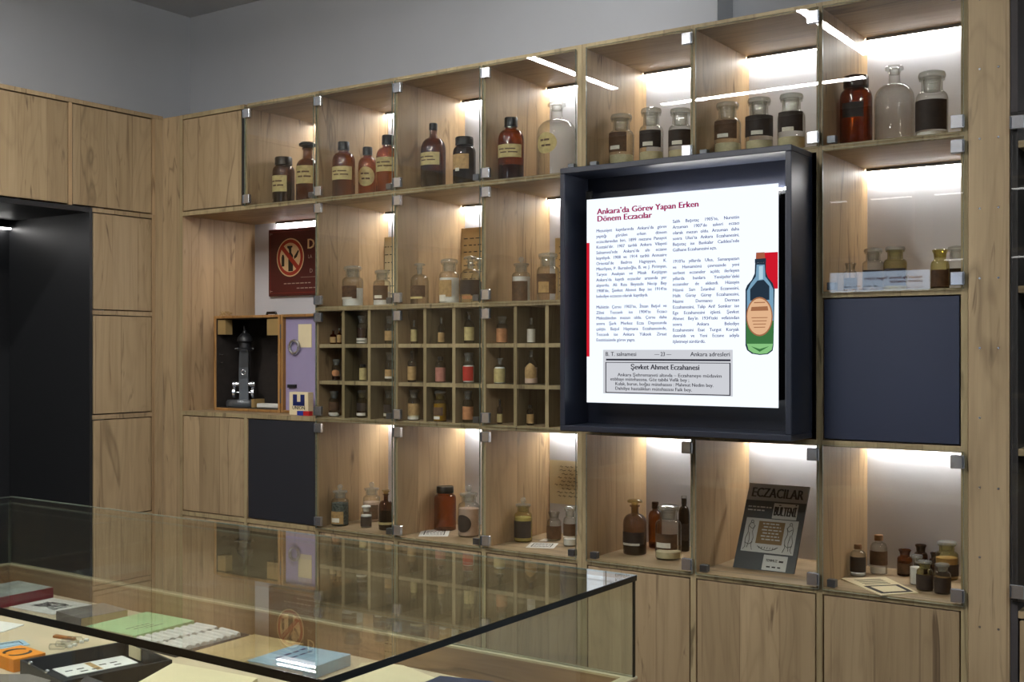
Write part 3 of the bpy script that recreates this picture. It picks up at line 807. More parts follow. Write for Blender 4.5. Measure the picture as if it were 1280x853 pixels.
    if lab:
        mat, z0, z1, ha = lab[:4]; ha = min(ha * 1.18, 1.5)
        ca = -PI / 2 + 0.68 * math.atan2(CAM.x - c.x, c.y - CAM.y) + (lab[4] if len(lab) > 4 else 0.05)
        rl = (R * 1.012 if kind != 'flask' else R * 1.02) + 0.0007
        if kind == 'flask':
            lm = MB(); ks = [k / 8 for k in range(9)]; ring_ = []
            def rad(zf):
                for (ra, za_), (rb_, zb_) in zip(prof, prof[1:]):
                    if za_ <= zf * H <= zb_ and zb_ > za_: return ra + (rb_ - ra) * (zf * H - za_) / (zb_ - za_)
                return R
            for kz in ks:
                zf = z0 + (z1 - z0) * kz; wq = ha * math.sqrt(max(0.02, 1 - (2 * kz - 1) ** 2))
                for k in ks: q = ca + wq * (2 * k - 1); lm.v.append(((rad(zf) + .0012) * math.cos(q), (rad(zf) + .0012) * math.sin(q), zf * H))
            for i in range(8):
                for k in range(8): lm.face((i * 9 + k, i * 9 + k + 1, i * 9 + k + 10, i * 9 + k + 9), 0, True)
        else: lm = MB().patch(rl, H * z0, H * z1, ca - ha, ca + ha, oval=(len(lab) > 5 and lab[5]))
        lo = lm.build('label', mat, T, Z0)
        if mat in ('label_cream', 'label_tan') and group == G1 and not strip:
            pr = MB(); zh = z1 - z0
            for kk, (q0_, q1_) in enumerate(((-.75, -.3), (-.2, .5), (-.6, -.1), (.0, .65))):
                zz_ = z0 + zh * (.60 if kk < 2 else .34)
                if len(lab) > 5 and lab[5]: q0_, q1_ = q0_ * .7, q1_ * .7
                pr.patch(rl + .0008, H * zz_, H * (zz_ + zh * .09), ca + q0_ * ha, ca + q1_ * ha, n=5)
            pr.build('label_print', 'label_brown', lo, Z0)
        if strip:
            smat, q0, q1, ha2 = strip
            MB().patch(rl + 0.0008, H * q0, H * q1, ca - ha2 - 0.15, ca + ha2 - 0.15).build('label_strip', smat, lo, Z0)
    if fill:
        mat, fr = fill; rf = R * 0.94
        q = [(0, 0.005), (rf * .88, 0.0045), (rf, H * .035), (rf, H * min(fr, .57))]
        if fr > .57: q += [(rf * .86, H * (fr - .005))]
        q += [(0, H * fr)]
        MB().lathe(q).build('contents', mat, T, Z0)
    return T
S1, S2, S3, S4 = ZR[1] + H2, ZR[2] + H2, ZR[3] + H2, ZR[4] + H2
G1 = 'bottles in the top row of niches'
# --- top row
bottle(354.5, 28, 197, S1, 'squat dark brown jar with black screw cap beside a mushroom-stoppered bottle', 'jar', 'brown', y=.15, lab=('label_cream', .30, .62, .75, -0.35), fill=('liquid_brown', .5), group=G1)
bottle(384.5, 29, 178.5, S1, 'brown bottle with a black mushroom stopper and cream label', 'mushroom', 'brown', y=.17, lab=('label_cream', .34, .62, .8, -0.1), group=G1)
bottle(429.6, 28.6, 177.7, S1, 'amber bottle with black cap and wide cream label, standing apart from its two neighbours', 'boston', 'amber', y=.15, lab=('label_cream', .32, .55, .95, -0.1), fill=('liquid_brown', .03), group=G1)
bottle(459.5, 24, 184.3, S1, 'smallest amber bottle with black cap and round cream label between two taller amber ones', 'boston', 'amber', y=.19, lab=('label_cream', .26, .62, .85, 0.0, True), group=G1)
bottle(485.0, 30, 169.5, S1, 'tall amber bottle with black cap close against the upright, label high up', 'boston', 'amber', y=.20, lab=('label_cream', .42, .64, .9, -0.15), group=G1)
bottle(541.6, 32, 154.3, S1, 'large round-shouldered dark brown bottle with a thin black-capped neck', 'shoulder', 'brown', y=.16, lab=('label_cream', .38, .56, .85, -0.3), fill=('liquid_black', .3), group=G1)
bottle(580.5, 29.3, 171.9, S1, 'nearly black jar with black cap, brown label and tiny white sticker', 'jar', 'darkglass', y=.16, lab=('label_tan', .38, .66, .75, -0.3), strip=('label_white', .34, .40, .2), fill=('liquid_black', .68), group=G1)
bottle(638.8, 33, 147.4, S1, 'amber bottle with black cap beside the big clear bottle', 'boston', 'amber', y=.15, lab=('label_cream', .36, .56, .95, -0.05), fill=('liquid_brown', .25), group=G1)
bottle(696, 51, 128.5, S1, 'big clear glass bottle without stopper, oval yellow label', 'open', 'clear', y=.21, lab=('label_cream', .34, .60, .5, -0.4, True), group=G1)
for px, wd, tp, y, ds, ex in (
    (776.6, 32, 141.6, .16, 'clear stoppered jar with torn brown label and small white tag', ('label_brown', .34, .66, .7, -.25)),
    (814, 31, 133.7, .17, 'clear stoppered jar with dark label, middle one of the three above the screen corner', ('label_dark', .36, .62, .85, 0)),
    (850.5, 31, 134.2, .18, 'clear stoppered jar with dark label half behind the chrome door clamp', ('label_dark', .36, .62, .9, 0)),
    (909.4, 34, 126.8, .16, 'clear stoppered jar with brown label in the trio over the screen', ('label_brown', .36, .66, .8, -.1)),
    (949, 34.5, 120.7, .16, 'clear stoppered jar wrapped in a wide dark label', ('label_dark', .36, .68, 1.15, .1)),
    (989.3, 35, 115.8, .16, 'clear stoppered jar with dark label beside the clamp over the frame corner', ('label_dark', .38, .68, .85, 0))):
    bottle(px, wd, tp, S1, ds, 'wide', 'clear', y=y, lab=ex, strip=('label_white', .38, .44, .42), fill=('powder_cream', .30), group=G1)
bottle(1070, 40, 96, S1, 'dark amber wide jar with amber lid beside the stopperless clear bottle', 'jar', 'deep_amber', y=.15, lab=('label_dark', .42, .62, .6, -.15), stop='liquid_brown', fill=('liquid_brown', .06), group=G1)
bottle(1118, 49, 83, S1, 'large empty clear bottle without stopper or label', 'open', 'clear', y=.20, group=G1)
bottle(1165, 39.5, 88, S1, 'clear stoppered jar with large dark label and white powder at the bottom', 'wide', 'clear', y=.18, lab=('label_dark', .18, .58, 1.05, -.1), fill=('powder_white', .16), group=G1)
# --- second row
G2 = 'jars in the second row of niches'
bottle(441, 27, 331.8, S2, 'clear stoppered jar of white powder with brown label, alone before the oak side', 'wide', 'clear', y=.12, lab=('label_brown', .20, .50, .75, -.3), strip=('label_white', .18, .23, .6), fill=('powder_white', .45), group=G2)
bottle(477.5, 22.5, 337, S2, 'small clear stoppered jar of white powder in front of a pinned letter', 'wide', 'clear', y=.16, lab=('label_brown', .18, .56, .85, -.1), strip=('label_white', .22, .30, .45), fill=('powder_white', .40), group=G2)
bottle(524.5, 23, 329.7, S2, 'narrow-necked clear bottle with flat disc stopper and dark brown label', 'narrow', 'clear', y=.14, lab=('label_brown', .18, .46, .85, -.15), strip=('label_cream', .14, .19, .8), group=G2)
bottle(561.6, 26, 323, S2, 'clear stoppered jar of white powder with olive brown label and paper scrap', 'wide', 'clear', y=.12, lab=('label_tan', .16, .52, .7, -.4), strip=('label_white', .06, .20, .4), fill=('powder_white', .58), group=G2)
bottle(588, 26, 320.8, S2, 'clear bottle with flat stopper and wide dark label before a brown document', 'narrow', 'clear', y=.14, lab=('label_dark', .20, .50, 1.1, 0), strip=('label_orange', .10, .17, .5), group=G2)
bottle(600, 23, 323.4, S2, 'clear flat-stoppered bottle half hidden behind the upright near a brown document', 'narrow', 'clear', y=.26, lab=('label_dark', .20, .50, 1.0, 0), group=G2)
bottle(651.5, 23.6, 321, S2, 'clear ball-stoppered jar of white powder with dark brown label', 'ball', 'clear', y=.13, lab=('label_brown', .03, .46, .85, -.1), fill=('powder_white', .56), group=G2)
bottle(685, 29, 315.4, S2, 'clear jar with flared neck and brown-tan label beside the screen frame', 'wide', 'clear', y=.16, lab=('label_brown', .16, .56, .85, -.1), strip=('label_tan', .18, .40, .5), group=G2)
G3 = 'jars half hidden by the mirrored screen'
bottle(1091.5, 27, 309.6, S2, 'pale stoppered jar beside the oak side of the niche over the black panel', 'wide', 'clear', y=.20, lab=('label_dark', .14, .5, .9), fill=('powder_pink', .5), group=G3)
bottle(1119, 29, 307, S2, 'clear stoppered jar with brownish neck in the niche over the black panel', 'wide', 'yellowish', y=.17, lab=('label_dark', .14, .5, .9), fill=('powder_cream', .3), group=G3)
bottle(1175, 23, 312, S2, 'small jar with amber flared neck in the niche over the black panel', 'openjar', 'yellowish', y=.16, lab=('label_brown', .1, .5, .9), fill=('liquid_brown', .3), group=G3)
bottle(1196, 26, 307, S2, 'clear jar close to the pillar in the niche over the black panel', 'wide', 'clear', y=.26, lab=('label_dark', .14, .5, .9), group=G3)
bottle(1063, 17, 329, S2, 'low clear jar at the oak side of the niche over the black panel', 'openjar', 'clear', y=.15, lab=('label_dark', .14, .5, .9), group=G3)
# --- pigeonholes
G4 = 'small bottles in the pigeonhole rack'
def hole(row): a, gw, t_, z0, gh = GR[0]; return z0 + (2 - row) * (gh + t_)
for row, px, wd, tp, kind, gl, ds, lab, strip, fill in (
    (0, 416.6, 8.5, 412.5, 'vial', 'amber', 'tiny amber vial with tan label, larger of the pair sharing a pigeonhole', ('label_tan', .1, .5, 1.0), None, None),
    (0, 424.2, 6.0, 411, 'vial', 'amber', 'tiny thin vial with tan label, thinner of the pair sharing a pigeonhole', ('label_tan', .1, .6, 1.0), None, None),
    (0, 452.3, 13, 393.8, 'wide', 'clear', 'dark-filled bottle with two white bands low down in the pigeonhole rack', ('label_white', .03, .2, 1.2), ('label_dark', .09, .12, 1.0), ('liquid_brown', .55)),
    (0, 486.6, 11.3, 394.7, 'wide', 'clear', 'clear stoppered vial with square beige label under the small jar of white powder', ('label_tan', .12, .46, 1.1), None, None),
    (0, 517.6, 8, 400.3, 'vial', 'clear', 'slim narrow-necked vial wholly wrapped in a cream label', ('label_cream', .1, .6, 1.3), None, None),
    (0, 551.6, 8, 396.6, 'vial', 'clear', 'slim vial with beige label on its lower half, neck long and thin', ('label_tan', .06, .42, 1.2), None, None),
    (0, 586.6, 13, 390, 'narrow', 'clear', 'broad narrow-necked bottle with greenish cream label over the mirrored light streak', ('label_cream', .1, .52, 1.1), None, None),
    (0, 627.5, 14, 395, 'wide', 'clear', 'stoppered bottle with plain apricot label in the rack', ('label_orange', .04, .54, 1.2), None, None),
    (0, 664, 10, 397.5, 'vial', 'clear', 'slim bottle with white printed label next to the apricot-labelled one', ('label_white', .04, .56, 1.3), None, None),
    (1, 420.4, 11.3, 449, 'wide', 'clear', 'small clear bottle with round orange label', ('label_orange', .2, .5, .8, 0, True), None, ('liquid_brown', .2)),
    (1, 453.8, 9, 455.7, 'jar', 'yellowish', 'short square-looking vial wrapped in a cream paper label', ('label_cream', .06, .78, 1.3), None, None),
    (1, 487, 11.6, 439.7, 'wide', 'clear', 'clear stoppered bottle with beige label above a white band', ('label_tan', .16, .40, 1.1), ('label_white', .1, .17, 1.0), None),
    (1, 515, 11, 438.8, 'vial', 'smoke', 'dark long-necked bottle with large tan label', ('label_tan', .06, .5, 1.2), None, ('liquid_brown', .5)),
    (1, 550.6, 12.8, 446, 'boston', 'clear', 'round-shouldered clear bottle with dusty pink label', ('label_pink', .04, .58, 1.2), None, ('powder_pink', .5)),
    (1, 586, 15, 440.6, 'wide', 'clear', 'white powder bottle with bright red label', ('label_red', .08, .54, 1.0, -.15), None, ('powder_white', .58)),
    (1, 624.7, 15, 448, 'flare', 'clear', 'white bottle with speckled grey label and flared stopper', ('label_cream', .06, .6, 1.0), None, ('powder_white', .66)),
    (1, 664, 17, 438, 'flask', 'clear', 'egg-shaped flask covered by a crumpled tan label', ('label_tan', .08, .62, .9, 0, True), None, ('powder_pink', .5)),
    (2, 417.8, 13.5, 488.5, 'wide', 'clear', 'clear stoppered bottle with brown label over a white foot band, beside the upright', ('label_brown', .24, .56, 1.1), ('label_white', .08, .16, 1.0), ('powder_white', .1)),
    (2, 452.3, 12.8, 487.6, 'wide', 'yellowish', 'dark bottle with yellow-stained neck and white band near its foot', ('label_dark', .24, .54, 1.1), ('label_white', .08, .18, 1.0), ('liquid_brown', .5)),
    (2, 485.7, 12, 487.6, 'wide', 'clear', 'grey stoppered bottle with white foot band behind the door catch', ('label_dark', .24, .50, 1.1), ('label_white', .1, .2, 1.0), None),
    (2, 517.6, 15.4, 486.6, 'wide', 'clear', 'broad clear bottle with sandy label and white foot band', ('label_tan', .16, .54, 1.1), ('label_white', .03, .12, 1.0), ('powder_cream', .2)),
    (2, 550, 17, 488, 'wide', 'yellow', 'bright yellow bottle with red label and white tag', ('label_brown', .2, .46, .7, -.2), ('label_white', .08, .17, .5), ('liquid_yellow', .58)),
    (2, 585, 13.5, 488, 'wide', 'clear', 'stoppered bottle with plain rust-orange label under the red-labelled one', ('label_orange', .1, .50, 1.2), None, None),
    (2, 624.7, 7, 499, 'vial', 'smoke', 'thin dark vial with pale label, smallest in the bottom row of the rack', ('label_cream', .06, .4, 1.2), None, None),
    (2, 663, 9.4, 507, 'boston', 'brown', 'small brown bottle with yellowed label nearest the screen frame', ('label_tan', .1, .56, 1.1), None, None)):
    bottle(px, wd, tp, hole(row) + 0.0002, ds, kind, gl, y=0.06, lab=lab, strip=strip, fill=fill, group=G4, name='small_bottle', cat_hole=True)
# --- bottom row
G5 = 'bottles in the bottom row of niches'
bottle(425, 22, 605.7, S4, 'clear ball-stoppered jar stuffed with grey herbs', 'ball', 'clear', base=657.5, lab=('label_tan', .06, .36, .7, -.2), strip=('label_white', .1, .2, .5), fill=('herb', .55), group=G5)
bottle(464.5, 22, 602.7, S4, 'clear ball-stoppered jar with brown label standing behind a small white-capped bottle', 'ball', 'clear', base=653.5, lab=('label_brown', .08, .44, .8, .1), fill=('powder_pink', .5), group=G5)
bottle(457.8, 14, 631.6, S4, 'small bottle with white stopper and black label, in front of a taller clear jar', 'wide', 'clear', base=660.5, lab=('label_dark', .06, .5, 1.1), fill=('powder_white', .56), stop='frost_white', group=G5)
bottle(482.5, 18.5, 612.7, S4, 'round-shouldered brown bottle with flared stopper and thin cream band', 'flare', 'brown', base=663.5, lab=('label_cream', .14, .2, 1.3), fill=('liquid_brown', .5), stop='yellowish', group=G5)
bottle(556.5, 28, 608, S4, 'big amber jar with black screw cap behind a printed card', 'jar', 'amber', base=661, fill=('liquid_brown', .02), group=G5)
bottle(586, 27, 606.7, S4, 'white-filled jar with big round dark label and ball stopper', 'ball', 'clear', base=672.5, lab=('label_dark', .10, .44, .75, -.45, True), fill=('powder_pink', .55), group=G5)
bottle(654, 23, 621.8, S4, 'yellowish jar with square black label and ball stopper beside a pinned letter', 'ball', 'yellowish', base=678.7, lab=('label_dark', .10, .48, 1.0, 0), fill=('powder_cream', .55), group=G5)
bottle(692.6, 18, 640, S4, 'small jar with flared neck and brown label in front of a pinned letter', 'openjar', 'clear', base=676.6, lab=('label_brown', .06, .52, 1.2, .1), fill=('powder_cream', .1), group=G5)
bottle(712.5, 17, 632, S4, 'clear stoppered bottle with dark label and white foot behind the upright', 'wide', 'clear', base=684, lab=('label_brown', .26, .56, 1.1), strip=('label_white', .22, .26, 1.0), fill=('powder_white', .18), group=G5)
bottle(793.5, 30, 624.7, S4, 'smoky brown bottle of black liquid with flat disc stopper', 'narrow', 'smoke', base=694.8, lab=('label_dark', .20, .42, .95, -.1), strip=('label_white', .18, .22, .8), fill=('liquid_black', .26), stop='yellowish', group=G5)
bottle(819, 17, 627.6, S4, 'amber bottle peeping out behind a clear stoppered jar', 'boston', 'amber', base=686, fill=('liquid_brown', .1), stop='liquid_brown', group=G5)
bottle(835.5, 33, 630, S4, 'clear stoppered jar with grey-brown label and white tag, before an amber bottle', 'wide', 'clear', base=701.5, lab=('label_brown', .20, .48, .85, -.15), strip=('label_white', .23, .32, .6), fill=('powder_cream', .14), group=G5)
bottle(855, 14, 620, S4, 'dark bottle with clear neck half behind the door edge', 'boston', 'darkglass', base=690, lab=('label_dark', .2, .5, 1.0), fill=('liquid_black', .5), stop='clear', group=G5)
G6 = 'small jars beside the open booklet'
bottle(1072.5, 19, 680.7, S4, 'corked clear bottle with dark label nearest the oak side', 'boston', 'clear', base=719, lab=('label_dark', .14, .62, 1.2), stop='cork', fill=('powder_white', .1), group=G6)
bottle(1098.5, 21, 668.8, S4, 'taller corked clear bottle with brown label and spotted foot band', 'boston', 'clear', base=719, lab=('label_brown', .24, .60, 1.2), strip=('label_white', .04, .20, 1.0), stop='cork', group=G6)
bottle(1131, 19, 687, S4, 'small amber jar with flared amber neck', 'openjar', 'amber', base=721, lab=('label_brown', .1, .5, .9), fill=('liquid_brown', .5), group=G6)
bottle(1151, 17, 681, S4, 'dark jar with black flared neck standing behind the others', 'openjar', 'brown', base=715, fill=('liquid_black', .5), group=G6)
bottle(1169, 15, 691, S4, 'brown jar squeezed in behind a pale big stoppered jar', 'openjar', 'brown', base=719, fill=('liquid_brown', .5), group=G6)
bottle(1146, 17, 693, S4, 'white-filled stoppered jar behind a greenish dark one', 'wide', 'clear', base=732, fill=('powder_white', .58), group=G6)
bottle(1156, 20, 700, S4, 'greenish dark-labelled jar with wide glass stopper at the booklet corner', 'wide', 'yellowish', base=740, lab=('label_dark', .06, .54, 1.4), fill=('liquid_black', .4), group=G6)
bottle(1183.5, 28, 675.6, S4, 'biggest pale stoppered jar of the group by the pillar', 'wide', 'yellowish', base=726, lab=('label_dark', .1, .4, 1.2), fill=('powder_pink', .55), group=G6)
bottle(1178, 20, 703.6, S4, 'black-labelled jar with wide glass stopper just above the door clamp', 'wide', 'clear', base=744, lab=('label_dark', .06, .54, 1.4), fill=('liquid_black', .45), group=G6)

# ------------------------------------------------------------------ papers on the back of the niches
def sheet(name, label, px0, px1, py0, py1, y, mat, lines, tilt=0.0, group=None, ref=None, ink='ink', zlow=None, hand=False):
    a = pl(px0, py0, 1, y); b = pl(px1, py0, 1, y); z1 = a.z; z0 = zlow if zlow is not None else pl(px0, py1, 1, y).z
    T_ = tag(MB().box(a.x, b.x, y, y + 0.0015, z0, z1).build(name, mat), label, 'paper', group)
    m_ = MB(); h = z1 - z0; wdt = b.x - a.x; rr = random.Random(int(px0 * 7 + py0))
    for i in range(lines):
        zz = z1 - h * (0.14 + 0.76 * i / max(lines, 1)); x = a.x + wdt * (0.12 + 0.2 * rr.random() * (hand))
        while x < b.x - wdt * 0.12:
            ln = wdt * rr.uniform(0.05, 0.14)
            if hand: m_.tube([(x, y - 0.001, zz), (x + ln * .3, y - 0.001, zz + h * .02), (x + ln * .6, y - 0.001, zz - h * .012), (x + ln, y - 0.001, zz + h * .008)], 0.0011, 4)
            else: m_.box(x, x + ln, y - 0.0006, y - 0.0001, zz, zz + h * 0.012)
            x += ln + wdt * rr.uniform(0.03, 0.07)
    o_ = m_.build('writing', ink, T_); tag(o_, kind='stuff')
    return T_
YB = D - 0.004
sheet('letter', 'pale letter behind the small jar of white powder', 467.6, 500, 298, 376, YB - .02, 'paper_cream', 7, zlow=S2, group='old papers at the back of niches')
sheet('document', 'brown typed document behind two dark-labelled bottles', 574.4, 620, 286, 378, YB - .02, 'paper_old', 9, zlow=S2, group='old papers at the back of niches')
sheet('document', 'small yellowed paper just beside the screen frame', 694, 735, 298, 378, YB - .02, 'paper_old', 8, zlow=S2, group='old papers at the back of niches')
sheet('letter', 'handwritten letter in dark ink pinned above two small jars', 687, 742, 575, 629, YB - .003, 'paper_cream', 9, group='old papers at the back of niches', hand=True)

# cards lying in the bottom niches
def quad_rect(P):
    """four measured corners -> the nearest rectangle (centre, half vectors)"""
    c = sum(P, Vector()) / 4; e1 = ((P[1] - P[0]) + (P[2] - P[3])) / 2; e2 = ((P[3] - P[0]) + (P[2] - P[1])) / 2
    a1 = math.atan2(e1.y, e1.x); a2 = math.atan2(e2.y, e2.x) - PI / 2
    d = (a2 - a1 + PI) % (2 * PI) - PI
    if abs(d) > PI / 2: d = (a2 + PI - a1 + PI) % (2 * PI) - PI
    a = a1 + d / 2
    return c, e1.length, e2.length, a, (1 if e1.cross(e2).z > 0 else -1)
def flat_item(name, label, cat, corners, z, mat, th=0.0015, group=None):
    """a sheet or card lying flat; corners are photo pixels of its top face. local x = first edge, local y = second edge"""
    P_ = [pl(px, py, 2, z + th) for px, py in corners]
    c, l1, l2, a, sg = quad_rect(P_)
    T_ = thing(name, label, cat, (c.x, c.y, z), a, group); T_['_'] = 0; del T_['_']
    return T_, l1, l2 * sg
def card(label, corners, z, mat='paper_white', group=None, name='card', cat='card', rows=3, th=0.0015, frame=True, ink='ink'):
    T_, a, b = flat_item(name, label, cat, corners, z, mat, th, group); b = abs(b)
    CB(-a / 2, a / 2, -b / 2, b / 2, 0, th, c=0.0003).build('sheet', mat, T_, (0, 0, 0))
    m_ = MB(); e = th + 0.0002
    if frame:
        t_ = min(a, b) * 0.035; fx, fy = a * .36, b * .34
        for q in ((-fx, fx, -fy, -fy + t_), (-fx, fx, fy - t_, fy), (-fx, -fx + t_, -fy, fy), (fx - t_, fx, -fy, fy)): m_.box(*q, e, e + 0.0002)
    rr = random.Random(int(a * 1e4))
    for k in range(rows):
        yy = b * (.2 - .4 * k / max(rows - 1, 1)); x = -a * .28
        while x < a * .26:
            ln = a * rr.uniform(.05, .12); m_.box(x, min(x + ln, a * .3), yy - b * .03, yy + b * .03, e, e + 0.0002); x += ln + a * .03
    tag(m_.build('print', ink, T_, (0, 0, 0)), kind='stuff')
    return T_
card('small printed card lying before the big amber jar', [(523, 670), (560, 671), (562.5, 662), (527, 663)], S4, group='cards on the niche floors')
card('small printed card lying before the jar with square black label', [(657, 684), (691, 686), (699, 679), (664, 679)], S4, group='cards on the niche floors')
card('scrap of paper under the flared-neck brown-labelled jar', [(676, 676), (684, 677), (687, 674), (679, 673.5)], S4, rows=0, frame=False, group='cards on the niche floors')
bk = thing('booklet', 'open printed booklet lying before the small jars', 'booklet', tuple(pl(1100, 732, 2, S4)))
P_ = [pl(px, py, 2, S4 + 0.003) for px, py in ((1101.6, 744), (1148, 741), (1107, 721.5), (1050.5, 723))]
mid0, mid1 = (P_[0] + P_[3]) * .5, (P_[1] + P_[2]) * .5
pg = MB(); pg.prism([(p.x, p.y) for p in (P_[0], P_[1], P_[2], P_[3])], S4, S4 + 0.003); pg.build('pages', 'paper_cream', bk)
q = [P_[0].lerp(P_[3], .06).lerp(P_[1].lerp(P_[2], .06), .08), P_[0].lerp(P_[3], .06).lerp(P_[1].lerp(P_[2], .06), .92)]
q += [P_[1].lerp(P_[2], .50).lerp(P_[0].lerp(P_[3], .5), .08), P_[0].lerp(P_[3], .50).lerp(P_[1].lerp(P_[2], .5), .08)]
m = MB(); m.prism([(p.x, p.y) for p in q], S4 + 0.003, S4 + 0.0034)
cen = sum(q, Vector()) / 4; m2 = MB(); m2.prism([tuple((cen + (p - cen) * .72).xy) for p in q], S4 + 0.0034, S4 + 0.0038)
for k in range(5):
    f0 = .58 + .07 * k
    r4 = [P_[0].lerp(P_[3], f0).lerp(P_[1].lerp(P_[2], f0), .2), P_[0].lerp(P_[3], f0).lerp(P_[1].lerp(P_[2], f0), .8), P_[0].lerp(P_[3], f0 + .02).lerp(P_[1].lerp(P_[2], f0 + .02), .8), P_[0].lerp(P_[3], f0 + .02).lerp(P_[1].lerp(P_[2], f0 + .02), .2)]
    m.prism([tuple(p.xy) for p in r4], S4 + 0.003, S4 + 0.0034)
tag(m.build('print', 'ink', bk), kind='stuff'); m2.build('title_box', 'paper_cream', bk)

# ------------------------------------------------------------------ magazine leaning in its niche
bl = pl(916, 707.6, 2, S4); br = pl(992.4, 718.2, 2, S4); yb = (bl.y + br.y) / 2 - .01
bl = pl(916, 707.6, 1, yb); br = pl(992.4, 718.2, 1, yb)
mw = br.x - bl.x; ang = 0.0
# lean: find the top depth where the top corners keep the same width
best = min((abs((pl(1013.5, 610.3, 1, yb + k * .005).x - pl(937.3, 602.8, 1, yb + k * .005).x) - mw) + abs(pl(937.3, 602.8, 1, yb + k * .005).x - bl.x), k) for k in range(1, 46))
yt_ = yb + best[1] * .005; tz = (pl(937.3, 602.8, 1, yt_).z + pl(1013.5, 610.3, 1, yt_).z) / 2
MG = thing('magazine', 'dark pharmacists bulletin magazine leaning back in its niche', 'magazine', (bl.x, yb, S4))
ex = Vector((1, 0, 0)); up = Vector((0, yt_ - yb, tz - S4)); mh = up.length; up.normalize(); nn = ex.cross(up).normalized()
def mg(name, mat, rects, lift, par=MG):
    m_ = MB()
    for (u0, u1, v0, v1) in rects:
        b_ = len(m_.v)
        for l_ in (lift, lift + 0.0004):
            for (u_, v_) in ((u0, v0), (u1, v0), (u1, v1), (u0, v1)): m_.v.append(tuple(ex * (u_ * mw) + up * (v_ * mh) + nn * l_))
        for f_ in ((3, 2, 1, 0), (4, 5, 6, 7), (0, 1, 5, 4), (1, 2, 6, 5), (2, 3, 7, 6), (3, 0, 4, 7)): m_.face(tuple(b_ + i for i in f_))
    return m_.build(name, mat, par, (0, 0, 0))
m_ = MB(); b_ = 0
for l_ in (-0.006, 0.0):
    for (u_, v_) in ((0, 0), (1, 0), (1, 1), (0, 1)): m_.v.append(tuple(ex * (u_ * mw) + up * (v_ * mh) + nn * l_))
for f_ in ((3, 2, 1, 0), (4, 5, 6, 7), (0, 1, 5, 4), (1, 2, 6, 5), (2, 3, 7, 6), (3, 0, 4, 7)): m_.face(f_)
cov = m_.build('cover', 'mag_dark', MG, (0, 0, 0))
mg('title_band', 'mag_grey', [(0, 1, .80, 1)], 0.0, cov)
mg('subtitle_patch', 'mag_light', [(.48, .88, .60, .78)], 0.0, cov)
mg('picture_patch', 'mag_light', [(.07, .93, .20, .59)], 0.0, cov)
mg('picture_centre', 'mag_brown', [(.29, .72, .30, .56)], 0.0006, cov)
mg('date_patch', 'mag_light', [(.47, .86, 0.01, .18)], 0.0, cov)
def mt(m_, s, size, u, v, wf, al='c', bold=0.0): add_text(m_, s, size, ex * (u * mw) + up * (v * mh) + nn * 0.0012, ex, up, width=wf * mw, align=al, bold=bold)
m_ = MB(); mt(m_, 'ECZACILAR', 0.046, .5, .84, .86, 'c', 0.0016); mt(m_, 'BÜLTENİ', 0.044, .68, .635, .36, 'c', 0.0016)
mt(m_, 'TEMMUZ', 0.012, .61, .105, .19, 'c', 0.0004)
m_.build('title', 'ink', cov, (0, 0, 0))
mg('date_print', 'ink', [(.73, .80, .105, .125), (.54, .60, .04, .055), (.63, .69, .04, .055), (.72, .77, .04, .055)], 0.0006, cov)
rr = random.Random(9); bars = []
for v_, u0_, u1_ in ((.715, .06, .45), (.675, .06, .34)) + tuple((.525 - .036 * k, .36 + .02 * (k % 2), .64 + .02 * (k % 3)) for k in range(6)):
    u_ = u0_
    while u_ < u1_:
        ln = rr.uniform(.03, .09); bars.append((u_, min(u_ + ln, u1_), v_, v_ + .014)); u_ += ln + .018
mg('small_print', 'mag_light', bars, 0.0011, cov)
# two line-drawn figures and a garland on the picture patch
m_ = MB()
def stroke(pts): m_.tube([tuple(ex * (u_ * mw) + up * (v_ * mh) + nn * 0.0012) for u_, v_ in pts], 0.0009, 4)
for s_, cxm in ((1, .18), (-1, .82)):
    f_ = lambda du: cxm + s_ * du
    stroke([(f_(.0 + .022 * math.cos(q)), .545 + .016 * math.sin(q)) for q in [k * .7 for k in range(10)]])
    stroke([(f_(-.02), .53), (f_(-.05), .49), (f_(-.04), .42), (f_(-.07), .34), (f_(-.05), .25), (f_(-.08), .22)])
    stroke([(f_(.02), .53), (f_(.05), .50), (f_(.03), .43), (f_(.06), .36), (f_(.04), .28), (f_(.07), .22)])
    stroke([(f_(-.04), .49), (f_(.02), .46), (f_(.06), .50)]); stroke([(f_(-.02), .42), (f_(.0), .33), (f_(-.02), .24)])
    stroke([(f_(-.07), .30), (f_(.0), .28), (f_(.06), .31)])
stroke([(.33, .27), (.42, .235), (.5, .225), (.58, .235), (.67, .27)])
for k in range(7): stroke([(.36 + .045 * k, .245), (.37 + .045 * k, .265)])
m_.build('line_drawing', 'ink', cov, (0, 0, 0))
sx = 0.14  # wire prop behind
MB().tube([tuple(ex * (mw * .5) + up * (mh * .72) - nn * 0.008), (mw * .5, (yt_ - yb) * .72 + .07, 0.003)], 0.003, 8).build('prop', 'black_metal', MG, (0, 0, 0))

